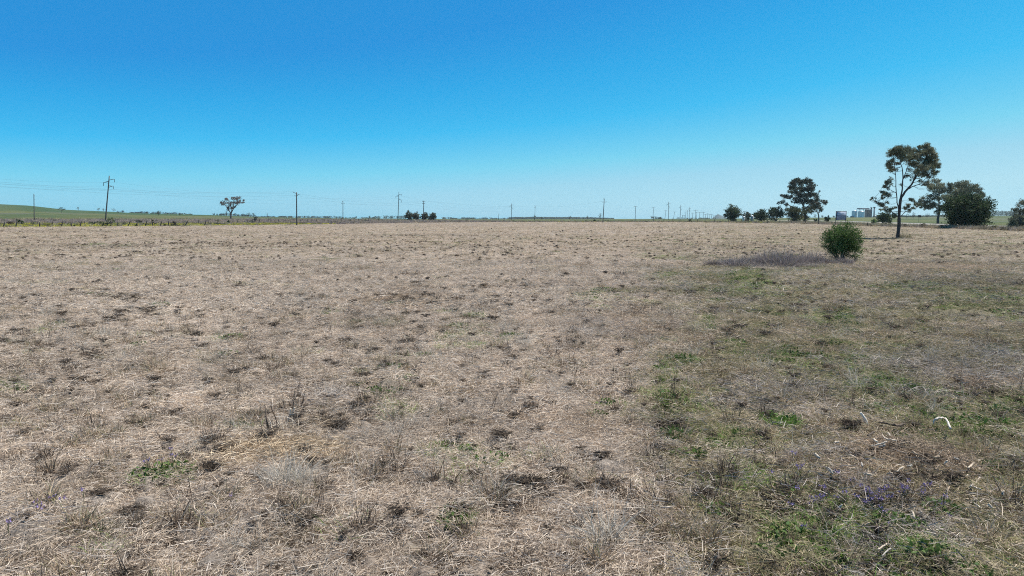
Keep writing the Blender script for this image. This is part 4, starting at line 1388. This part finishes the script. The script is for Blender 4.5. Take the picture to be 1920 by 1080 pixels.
# ------------------------------------------------------------------ billboard
BD = 290
bl, br_ = P(1567.3, 412.8, BD), P(1587, 396.3, BD)
bx = (bl[0] + br_[0]) / 2
z0 = gz(bx, BD)
root = thing("billboard", "blue grey roadside billboard on two posts behind the green shrub", "billboard", (bx, BD, z0))
g = Geo()
g.box((bl[0], BD - .06, bl[2]), (br_[0], BD + .06, br_[2]), (.40, .47, .60))
part(g, "panel", M_PAINT, root)
W_, H_ = br_[0] - bl[0], br_[2] - bl[2]
g = Geo()
for (u0, u1, w0, w1) in [(-.01, 1.01, .965, 1.02), (-.01, 1.01, .50, .535), (-.01, .05, 0, .965), (.95, 1.01, 0, .965)]:
    g.box((bl[0] + u0 * W_, BD - .12, bl[2] + w0 * H_), (bl[0] + u1 * W_, BD - .062, bl[2] + w1 * H_), (.045, .055, .085))
part(g, "frame", M_PAINT, root)
g = Geo()
for k, (u, hh) in enumerate([(.20, .30), (.27, .34), (.34, .26), (.46, .30), (.54, .22), (.60, .28), (.68, .2), (.75, .25)]):
    g.box((bl[0] + u * W_, BD - .075, bl[2] + (.74 - hh * .5) * H_), (bl[0] + (u + .035) * W_, BD - .0625, bl[2] + (.74 + hh * .35) * H_), (.66, .70, .76))
g.box((bl[0] + .20 * W_, BD - .075, bl[2] + .80 * H_), (bl[0] + .31 * W_, BD - .0765, bl[2] + .86 * H_), (.66, .70, .76))
for (u0, u1, w0) in [(.13, .88, .42), (.2, .8, .33), (.16, .85, .25)]:
    g.box((bl[0] + u0 * W_, BD - .075, bl[2] + w0 * H_), (bl[0] + u1 * W_, BD - .0625, bl[2] + (w0 + .035) * H_), (.14, .17, .26))
part(g, "lettering", M_PAINT, root)
g = Geo()
g.box((bl[0] + .12 * W_, BD - .078, bl[2] + .10 * H_), (bl[0] + .90 * W_, BD - .0625, bl[2] + .155 * H_), (.012, .014, .03))
part(g, "stripe", M_PAINT, root)
for u in (0.0, 1.0):
    g = Geo()
    xx = bl[0] + u * W_
    g.box((xx - .09, BD + .065, z0 - .4), (xx + .09, BD + .25, br_[2] + .15), (.05, .055, .08))
    part(g, "post", M_WOOD, root)

# dark back of a road sign across the road
RD = 420
a0, a1 = P(1721.6, 407.6, RD), P(1727, 402.8, RD)
xx = (a0[0] + a1[0]) / 2
root = thing("road_sign", "dark back of a square road sign right of the lone gum's trunk", "road sign", (xx, RD, gz(xx, RD)))
g = Geo()
g.box((a0[0], RD - .03, a0[2]), (a1[0], RD + .03, a1[2]), (.06, .06, .065))
part(g, "panel", M_METAL, root)
for dx in (-.5, .5):
    g = Geo()
    g.tube(np.array([(xx + dx, RD + .08, gz(xx, RD) - .3), (xx + dx, RD + .08, a1[2] - .1)]), .05, (.09, .09, .09), 6)
    part(g, "post", M_METAL, root)

# ------------------------------------------------------------------ water tanks in the bush row
TD = GD + 35
for (a_, b0, b1_, w_, dome, lab) in [(1394.5, 409.5, 405.2, 5.0, 1.0, "white domed water tank between the round bush and the wide bush"), (1410.2, 408.8, 403.8, 5.6, .25, "white flat topped water tank in front of the wide bush")]:
    D_ = TD if dome > .5 else GD - 12
    c0 = P(a_, b0, D_)
    zt = P(a_, b1_, D_)[2]
    z0 = gz(c0[0], D_)
    r = w_ / 2 * D_ / F
    root = thing("water_tank", lab, "water tank", (c0[0], D_, z0), "white water tanks in the bush row")
    zw = z0 + (zt - z0) * (.72 if dome > .5 else .86)
    g = Geo()
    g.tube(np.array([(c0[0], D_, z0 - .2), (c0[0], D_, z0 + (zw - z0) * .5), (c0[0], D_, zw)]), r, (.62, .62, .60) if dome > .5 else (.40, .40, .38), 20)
    part(g, "wall", M_PAINT, root, False)
    g = Geo()
    t = np.linspace(0, 1, 6)
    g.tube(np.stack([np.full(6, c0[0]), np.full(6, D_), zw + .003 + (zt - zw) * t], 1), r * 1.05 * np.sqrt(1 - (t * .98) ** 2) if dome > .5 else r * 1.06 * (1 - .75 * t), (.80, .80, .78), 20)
    part(g, "roof", M_PAINT, root, True)

# ------------------------------------------------------------------ grain silos on the horizon
SD_ = 1450


def silo(label, l, r, top, base, D, col, roofcol, coneh, name="grain_silo", cyl=1):
    a0, a1 = P(l, base, D), P(r, top, D)
    z0 = gz((a0[0] + a1[0]) / 2, D)
    c = np.array([(a0[0] + a1[0]) / 2, D, z0])
    root = thing(name, label, "silo", c)
    R_ = (a1[0] - a0[0]) / 2 / cyl
    for k in range(cyl):
        x_ = a0[0] + R_ * (2 * k + 1)
        g = Geo()
        zz = np.linspace(z0 - 1, a1[2] - coneh, 14)
        g.tube(np.stack([np.full(14, x_), np.full(14, D), zz], 1), R_ * .99 * np.where(np.arange(14) % 2 == 0, 1, .992), col, 28)
        part(g, "wall", M_METAL if cyl == 1 else M_CONC, root)
        g = Geo()
        g.tube(np.array([(x_, D, a1[2] - coneh + .01), (x_, D, a1[2] - coneh + .3), (x_, D, a1[2])]), [R_ * 1.02, R_ * 1.02, R_ * .12], roofcol, 28)
        part(g, "roof", M_METAL, root)
    return root


STEEL = (.72, .78, .82)
silo("pale steel grain silo with a low cone roof at the left end of the silos", 1597, 1607.2, 394.6, 407.6, SD_, STEEL, (.55, .6, .65), 1.6)
silo("pale steel grain silo in the middle under the conveyor gallery", 1608.6, 1621, 395.2, 407.6, SD_ - 15, STEEL, (.6, .64, .68), 1.8)
silo("brown concrete block of joined silo cylinders at the right end", 1621, 1635.4, 392.4, 407.8, SD_ + 12, (.30, .225, .215), (.5, .46, .45), .5, "silo_block", 3)
z_ = lambda py: P(1610, py, SD_)[2]
x_ = lambda px: P(px, 400, SD_)[0]
zg = gz(x_(1615), SD_)
root = thing("conveyor_gallery", "dark overhead conveyor gallery on legs spanning the silo tops", "conveyor", (x_(1607), SD_ + 1, zg))
g = Geo()
g.box((x_(1606.8), SD_ - 1.5, z_(392)), (x_(1629.2), SD_ + 1.5, z_(390.2)), (.16, .17, .22))
part(g, "gallery", M_METAL, root)
for a_, t_ in ((1607.2, 408), (1613, 395), (1619.2, 395), (1624, 392.6)):
    g = Geo()
    g.box((x_(a_) - .35, SD_ + 1.6, z_(t_) - 1), (x_(a_) + .35, SD_ + 2.3, z_(391.9)), (.13, .14, .18))
    part(g, "leg", M_METAL, root)
g = Geo()
for k in range(8):
    a_, b_ = 1607.2 + k * 2.1, 1607.2 + (k + 1) * 2.1
    g.tube(np.array([(x_(a_), SD_ - 1.2, z_(392 + 1.8 * (k % 2))), (x_(b_), SD_ - 1.2, z_(392 + 1.8 * ((k + 1) % 2)))]), .22, (.14, .15, .19), 4)
part(g, "truss", M_METAL, root)
for (a_, t_, lab, w_) in ((1629.7, 388.8, "thin elevator leg with a dark head beside the conveyor gallery", .8), (1635.2, 388.2, "taller elevator tower with a dark head at the right end of the silos", 1.0)):
    root = thing("elevator_tower", lab, "elevator", (x_(a_), SD_ - 8, zg))
    g = Geo()
    g.box((x_(a_) - w_, SD_ - 9, zg - 1), (x_(a_) + w_, SD_ - 7, z_(t_ + 2)), (.30, .27, .29) if w_ > .9 else (.14, .14, .18))
    part(g, "shaft", M_CONC, root)
    g = Geo()
    g.box((x_(a_) - w_ * 1.5, SD_ - 9.8, z_(t_ + 2)), (x_(a_) + w_ * 1.5, SD_ - 6.2, z_(t_)), (.06, .06, .09))
    part(g, "head", M_METAL, root)
for (l, r, t_, lab, col) in ((1594, 1598, 405, "low dark shed at the left foot of the silos", (.10, .11, .15)), (1636.2, 1640.4, 404.2, "small grey shed at the right foot of the silos", (.30, .30, .33))):
    root = thing("shed", lab, "shed", (x_((l + r) / 2), SD_ - 4, zg))
    g = Geo()
    g.box((x_(l), SD_ - 8, zg - 1), (x_(r), SD_, z_(t_ + 1)), col)
    part(g, "wall", M_METAL, root)
    g = Geo()
    zt0, zt1, xl, xr = z_(t_ + 1) + .02, z_(t_), x_(l) - .3, x_(r) + .3
    v = [(xl, SD_ - 8.3, zt0), (xr, SD_ - 8.3, zt0), (xr, SD_ + .3, zt0), (xl, SD_ + .3, zt0), ((xl + xr) / 2, SD_ - 8.3, zt1), ((xl + xr) / 2, SD_ + .3, zt1)]
    g.add(v, [(0, 3, 5, 4), (1, 4, 5, 2), (0, 4, 1, 1), (3, 2, 5, 5), (0, 1, 2, 3)], (.45, .46, .48))
    part(g, "roof", M_METAL, root)

# ------------------------------------------------------------------ dead wood, tufts and flowers of the foreground
PALE, DKW, MIDW, GREYW = (.66, .57, .46), (.085, .062, .045), (.36, .28, .20), (.40, .37, .33)


def stick(label, pts, wpx, col, group=None, name="stick", lift=0.0, taper=.55, stand=False):
    """pts are photo pixels; a lying stick follows the ground, a standing one rises from its last point"""
    if stand:
        b = G_at(*pts[-1])
        p = np.array([P(a_, b_, b[1] - (0.0)) for a_, b_ in pts])
        p[-1][2] -= .03
        sc = b[1] / F
    else:
        p = np.array([G_at(a_, b_ + 1.5) for a_, b_ in pts])
        sc = np.mean(p[:, 1]) / F
        p[:, 2] += wpx * sc * .4 + .11 + lift
    q = smooth_path(p, max(6, 4 * len(pts)))
    if not stand:
        q[:, 2] += RNG.normal(size=len(q)) * .004
    g = Geo()
    org = q[-1].copy()
    r = wpx * sc * .5
    g.tube(q - org, [r * taper, r, r * .9], col, 7, .25)
    o = g.build(name, M_STICK, loc=org, smooth=True)
    return tag(o, label, "stick", group)


def z8(l):
    return [(1500 + a_ / 4.8, 750 + b_ / 4.8) for a_, b_ in l]


def z6(l):
    return [(1280 + a_ / 3, 720 + b_ / 3) for a_, b_ in l]


def z7(l):
    return [(380 + a_ / 6, 720 + b_ / 6) for a_, b_ in l]


stick("curved white stick standing out of the brown debris patch", z8([(545, 112), (580, 165), (602, 225), (618, 285)]), 7, (.86, .79, .70), stand=True, taper=.5, name="bent_branch")
stick("arched pale branch bent like a hoop on the right of the debris patch", z8([(1192, 335), (1200, 305), (1235, 284), (1290, 282), (1320, 320), (1345, 385)]), 4.2, (.62, .57, .50), name="bent_branch", lift=.06)
stick("long dark wavy branch lying behind the brown debris patch", z8([(700, 290), (780, 305), (880, 325), (940, 300)]), 4, DKW, lift=.02)
stick("pale curved twig lying in the middle of the debris patch", z8([(735, 390), (775, 435), (860, 450)]), 2.6, PALE)
stick("pale double bent stick at the centre of the debris patch", z8([(630, 505), (690, 490), (780, 460)]), 3.6, PALE)
stick("short pale chunk of wood at the centre of the debris patch", z8([(650, 430), (690, 468)]), 4.5, PALE)
stick("dark short branch left of the debris patch centre", z8([(600, 435), (665, 395)]), 4, DKW, lift=.04)
stick("thin brown branch lying right of the debris patch centre", z8([(870, 482), (960, 465), (1020, 475)]), 2.6, MIDW)
stick("pale stick lying at the left rim of the debris patch", z8([(415, 570), (500, 612)]), 3, PALE)
stick("white chunk of wood lying upright among the purple flowers", z8([(380, 938), (350, 975), (333, 1012)]), 5, (.68, .62, .55), stand=True)
stick("thick forked white stick at the right rim of the debris patch", z8([(1612, 795), (1560, 855), (1530, 880)]), 5, (.66, .58, .50))
stick("short pale stick joined below the thick forked white stick", z8([(1545, 880), (1622, 908)]), 3, PALE)
stick("pale straight stick left of the purple flowers", z8([(228, 705), (292, 757)]), 3, PALE)
stick("long thin pale stick sloping across the lower right of the debris patch", z8([(1122, 800), (1180, 825), (1262, 865)]), 2.4, GREYW)
stick("pale stick near the right end of the lower debris", z8([(1545, 1020), (1622, 1078)]), 3.4, PALE)
stick("pale stick nearest the lower right corner of the debris", z8([(1678, 1042), (1718, 1078)]), 4, PALE)
chips = [z8([(125, 580), (168, 628)]), z8([(545, 660), (557, 702)]), z8([(648, 633), (668, 618)]), z8([(1500, 722), (1558, 668)]), z8([(1315, 932), (1337, 888)]), z8([(1820, 938), (1817, 968)]), z8([(1378, 618), (1422, 642)]),
         z8([(1288, 672), (1322, 653)]), z8([(858, 752), (922, 703)]), z8([(772, 772), (822, 764)]), z6([(1286, 788), (1297, 832)]), z6([(985, 880), (1047, 864)]), z6([(1115, 1050), (1166, 1004)]), z6([(1090, 1016), (1142, 984)]),
         z8([(960, 700), (1000, 690)]), z8([(700, 520), (760, 500)]), z8([(300, 480), (345, 470)]), z8([(1000, 560), (1050, 590)]), z8([(1200, 620), (1245, 610)]), z8([(820, 820), (870, 812)]), z8([(560, 770), (640, 790)]), z8([(1480, 800), (1510, 780)]),
         z6([(800, 530), (850, 562)]), z6([(740, 455), (768, 480)]), z6([(1170, 350), (1150, 330)]), z6([(1790, 690), (1802, 672)]), z6([(1715, 745), (1735, 770)])]
for c_ in chips:
    stick("small pale broken stick scattered over the brown debris patch", c_, 3.0 + 1.6 * RNG.random(), [PALE, MIDW, GREYW, (.55, .46, .36)][RNG.integers(0, 4)], "small broken sticks of the debris patch", lift=.01)

# dead shrub with upright stems on the left
bb = G_at(503, 818)
root = thing("dead_shrub", "cut off dead shrub with thin dark upright stems in golden straw", "dead shrub", bb)
for (l, w_, c_) in [(z7([(700, 232), (712, 330), (724, 430), (740, 560)]), 2.8, (.10, .075, .055)), (z7([(768, 165), (778, 285), (822, 385), (838, 500), (790, 570)]), 1.9, (.15, .11, .08)), (z7([(640, 440), (690, 500), (740, 570)]), 1.4, MIDW),
                    (z7([(800, 400), (775, 480), (755, 570)]), 1.4, MIDW), (z7([(740, 380), (770, 450), (770, 570)]), 1.3, PALE), (z7([(880, 410), (860, 480), (800, 570)]), 1.3, MIDW), (z7([(690, 470), (720, 520), (750, 575)]), 1.6, DKW),
                    (z7([(620, 500), (690, 540), (745, 575)]), 1.2, DKW), (z7([(850, 470), (815, 525), (770, 575)]), 1.6, DKW)]:
    g = Geo()
    p = smooth_path([P(a_, b_, bb[1] + RNG.normal() * .06) for a_, b_ in l], 12)
    p[-1][2] = bb[2] - .02
    g.tube(p, [w_ * .42 * bb[1] / F, w_ * .7 * bb[1] / F], c_, 6, .25)
    part(g, "stem", M_STICK, root, True)
for k in range(16):
    g = Geo()
    e = bb + np.array([RNG.normal() * .10, RNG.normal() * .08, .10 + .14 * RNG.random()])
    st = bb + np.array([RNG.normal() * .035, RNG.normal() * .03, -.01])
    g.tube(smooth_path([st, (st + e) / 2 + RNG.normal(size=3) * .015, e], 6), [.006, .0025], [DKW, MIDW, PALE][k % 3], 5, .2)
    part(g, "stem", M_STICK, root, True)
b2 = G_at(540, 797)
root = thing("forked_branch", "pale forked branch propped up behind the dead shrub", "branch", b2)
g = Geo()
for (l, w_) in [(z7([(990, 272), (985, 350), (958, 455)]), 3.2), (z7([(1038, 262), (1012, 318), (985, 355)]), 2.4), (z7([(1085, 318), (1040, 330), (988, 345)]), 1.6)]:
    p = smooth_path([P(a_, b_, b2[1]) for a_, b_ in l], 8)
    g.tube(p, [w_ * .42 * b2[1] / F, w_ * .62 * b2[1] / F], (.70, .60, .47), 7, .25)
part(g, "fork", M_STICK, root, True)
stick("short pale stick lying in front of the pale forked branch", z7([(945, 460), (985, 485), (1025, 505)]), 2.6, PALE)
stick("thin pale stub standing right of the pale forked branch", z7([(1165, 365), (1176, 430)]), 2.2, PALE, stand=True)
stick("small dark peg standing alone in the middle of the paddock", [(796, 601), (796, 609)], 3.4, (.06, .055, .04), stand=True, taper=.5, name="peg")
stick("green grey leaning peg in the grass right of the middle", [(1361, 622), (1369, 638)], 2.6, (.07, .09, .05), stand=True, name="peg")

# pale stone
sb = G_at(1403, 583)
g = Geo()
nn, mm = 8, 6
th = np.linspace(0, 2 * math.pi, nn + 1)[:-1]
v = []
for j in range(mm):
    f_ = -math.pi / 2 + math.pi * j / (mm - 1)
    for t in th:
        r = 1 + .25 * (RNG.random() - .5)
        v.append((math.cos(t) * math.cos(f_) * .115 * r, math.sin(t) * math.cos(f_) * .09 * r, (math.sin(f_) * .075 * r) + .04))
q = [(j * nn + k, j * nn + (k + 1) % nn, (j + 1) * nn + (k + 1) % nn, (j + 1) * nn + k) for j in range(mm - 1) for k in range(nn)]
g.add(v, q, (.62, .58, .54))
o = g.build("stone", M_STONE, loc=sb)
tag(o, "pale rounded stone lying in the grass below the purple grey weeds", "stone")


def tuft(label, px, py, n, rad, h0, h1, cols, w, wid, cat, name, group=None, leafy=0, spread=.7, bend=.4):
    b = G_at(px, py)
    g = tuft_mk(n, rad, h0, h1, cols, w, wid, spread, bend, 3)()
    if leafy:
        r = rad * 1.3 * np.sqrt(RNG.random(leafy))
        a = RNG.random(leafy) * 6.283
        g.leaves(np.stack([r * np.cos(a), r * np.sin(a), h1 * .7 * RNG.random(leafy)], 1), .05, (.085, .16, .035), .35, .5)
    o = g.build(name, M_STRAW, loc=b)
    return tag(o, label, cat, group)


tuft("silvery upright grass tussock near the bottom centre", 1133, 1012, 150, .10, .18, .36, SILV_C, [3, 2, 2, .6], .005, "tussock", "tussock")
tuft("bleached spiky grass tussock below the golden straw heap", 535, 900, 260, .20, .15, .32, SILV_C, [3, 2, 2, 1], .004, "tussock", "tussock")
tuft("pale fluffy flattened tussock right of the dead shrub", 618, 748, 260, .24, .12, .32, SILV_C, [4, 2, 3, .6], .004, "tussock", "tussock", spread=2.2)
tuft("dry brown tussock in the lower left foreground", 158, 918, 150, .11, .10, .28, STRAW_C, STRAW_W, .005, "tussock", "tussock")
tuft("dark green tussock in the lower left foreground", 192, 1010, 150, .10, .10, .25, [(.05, .07, .03), (.08, .10, .04), (.2, .2, .1)], [3, 2, 1], .005, "tussock", "tussock")
tuft("green leafy tussock at the bottom between centre and left", 860, 975, 170, .12, .06, .17, GREEN_C, GREEN_W, .006, "tussock", "tussock", leafy=60)
tuft("dry grass tuft against the foot of the lone gum tree", 1698, 446.5, 260, .8, .5, 1.1, OLIVE_C, [3, 2, 2, 2, 2], .03, "tussock", "tussock")
for (a_, b_, r_, lab) in [(958, 634, .22, "bright green grass clump in the middle of the paddock"), (438, 802, .22, "bright green grass clump left of the dead shrub"), (1420, 612, .45, "bright green weed clump below the pale stone"),
                          (1292, 678, .2, "small bright green weed left of the olive ground"), (1466, 792, .18, "bright lime grass clump above the flower patch"), (1843, 800, .12, "leafy dark green weed right of the hoop branch"),
                          (1891, 803, .09, "small bright spiky weed at the right edge near the hoop branch"), (1350, 742, .12, "small bright weed left of the grey ground"), (893, 594, .2, "small green clump behind the middle grass clump")]:
    tuft(lab, a_, b_, 170, r_, .05, .15, GREEN_C, [4, 3, 2, .6, .2], .007, "weed", "green_weed", leafy=110, spread=.9)

# purple flowers
fg = [(205, 820), (230, 850), (350, 745), (465, 765), (600, 890), (555, 850), (690, 900), (780, 900), (820, 930), (550, 960), (620, 980), (720, 985), (760, 880), (900, 870), (930, 900), (985, 820), (190, 955), (90, 990), (345, 935), (400, 910),
      (10, 680), (1280, 945), (1090, 910), (1150, 850), (575, 985), (640, 960), (610, 905), (700, 960), (805, 945), (920, 885), (530, 975), (655, 1000)]
FL = [(p, "small purple flower on a thin stem in the weedy patch below the debris", "purple flowers below the debris patch") for p in z8(fg)]
FL += [(p, "small purple flower on a thin stem at the rim of the weedy lower right patch", "purple flowers around the weedy patch") for p in z6([(615, 425), (510, 540), (660, 515), (720, 710), (775, 690), (620, 730), (1105, 775), (1165, 825), (1485, 770), (1460, 700), (685, 830), (630, 635), (1360, 610)])]
FL += [((a_ / 3, 720 + b_ / 3), "small purple flower in the flattened grass of the lower left foreground", "purple flowers in the left foreground") for a_, b_ in [(915, 455), (975, 400), (970, 455), (310, 670), (205, 690), (355, 705), (240, 735), (45, 835), (1295, 660), (835, 470), (480, 650), (225, 740)]]
first = None
for (p, lab, grp) in FL:
    b = G_at(p[0], p[1] + 11)
    if first is None:
        root = thing("wildflower", lab, "flower", b, grp)
        g = Geo()
        g.tube(smooth_path([(0, 0, -.02), (.01, .01, .09), (.0, .02, .18)], 6), [.004, .0025], (.10, .13, .05), 5)
        g.tube(smooth_path([(0.005, .005, .07), (.04, 0, .12), (.05, .01, .165)], 5), [.003, .002], (.10, .13, .05), 5)
        first_stem = g.build("stem", M_STRAW, root)
        g = Geo()
        for c_ in ((0, .02, .185), (.05, .01, .17)):
            g.leaves(np.array(c_) + RNG.normal(size=(9, 3)) * np.array([.014, .014, .008]), .022, (.27, .21, .44), .35, .7)
        first_bloom = g.build("bloom", M_LEAF, root)
        first = root
    else:
        root = first.copy()
        COL.objects.link(root)
        root.location = b
        root["label"], root["group"] = lab, grp
        for ch in (first_stem, first_bloom):
            k = ch.copy()
            COL.objects.link(k)
            k.parent = root
    s_ = .55 + .35 * RNG.random()
    root.scale = (s_ * .9, s_ * .9, s_ * 1.1)
    root.rotation_euler = (0, 0, 6.28 * RNG.random())

# ------------------------------------------------------------------ light
sun_dir = Vector((.56, .33, 1.0)).normalized()
sd = bpy.data.lights.new("sun", 'SUN')
sd.energy = 4.9
sd.angle = R(.53)
sd.color = (1.0, .94, .86)
so = bpy.data.objects.new("sun", sd)
COL.objects.link(so)
so.rotation_euler = sun_dir.to_track_quat('Z', 'Y').to_euler()
so.location = (200, 120, 400)
w = bpy.data.worlds.new("World")
S.world = w
w.use_nodes = True
nt = w.node_tree
bg = nt.nodes["Background"]
sky = nt.nodes.new("ShaderNodeTexSky")
sky.sky_type = 'NISHITA'
sky.sun_disc = False
sky.sun_elevation = math.asin(sun_dir.z)
sky.sun_rotation = math.atan2(sun_dir.x, sun_dir.y)
sky.altitude = 250
sky.air_density = 1.0
sky.dust_density = .6
sky.ozone_density = 2.0
# the camera's rendering of the sky: red output of the physical sky graded through a colour curve
sep = nt.nodes.new("ShaderNodeSeparateColor")
nt.links.new(sky.outputs[0], sep.inputs[0])
mr = nt.nodes.new("ShaderNodeMapRange")
mr.inputs["From Min"].default_value = 1.0
mr.inputs["From Max"].default_value = 7.0
nt.links.new(sep.outputs[0], mr.inputs["Value"])
cr = nt.nodes.new("ShaderNodeValToRGB")
STOPS = [(1.0, (.020, .25, .64)), (2.3, (.024, .31, .76)), (2.85, (.030, .413, .85)), (3.6, (.054, .527, .93)), (4.75, (.205, .686, .925)), (5.7, (.361, .716, .905)), (7.0, (.46, .78, .92))]
e = cr.color_ramp.elements
for i, (v_, c_) in enumerate(STOPS):
    el = e[i] if i < 2 else e.new((v_ - 1) / 6)
    el.position = (v_ - 1) / 6
    el.color = (*c_, 1)
nt.links.new(mr.outputs[0], cr.inputs[0])
sc10 = nt.nodes.new("ShaderNodeVectorMath")
sc10.operation = 'SCALE'
sc10.inputs["Scale"].default_value = 10
nt.links.new(cr.outputs[0], sc10.inputs[0])
# deeper blue overhead than near the horizon
tcw = nt.nodes.new("ShaderNodeTexCoord")
sxyz = nt.nodes.new("ShaderNodeSeparateXYZ")
nt.links.new(tcw.outputs["Generated"], sxyz.inputs[0])
mz = nt.nodes.new("ShaderNodeMapRange")
mz.interpolation_type = 'SMOOTHSTEP'
mz.inputs["From Min"].default_value = .30
mz.inputs["From Max"].default_value = .62
mz.inputs["To Min"].default_value = 10.0
mz.inputs["To Max"].default_value = 3.2
nt.links.new(sxyz.outputs[2], mz.inputs["Value"])
nt.links.new(mz.outputs[0], sc10.inputs["Scale"])
nt.links.new(sc10.outputs[0], bg.inputs["Color"])
bg.inputs["Strength"].default_value = .068
S.view_settings.view_transform = 'Standard'
S.view_settings.look = 'None'
S.view_settings.exposure = .5
S.view_settings.gamma = 1
S.cycles.use_denoising = False
S.cycles.pixel_filter_type = 'BLACKMAN_HARRIS'
S.cycles.filter_width = 1.05

# ------------------------------------------------------------------ the air between here and the horizon
hz = Geo()
hz.box((-30000, -420, -1.2 - 0.0), (30000, 9400, 92), (1, 1, 1))
m, nt, out = new_mat("air")
pv = N(nt, "ShaderNodeVolumePrincipled")
pv.inputs["Color"].default_value = (.72, .93, 1.0, 1)
pv.inputs["Density"].default_value = HAZE
pv.inputs["Anisotropy"].default_value = .25
nt.links.new(pv.outputs[0], out.inputs["Volume"])
hazebox = hz.build("haze", m)
hazebox["kind"] = "stuff"
hazebox["label"] = "thin blue haze over the far country"
hazebox["category"] = "haze"
hazebox.visible_shadow = True
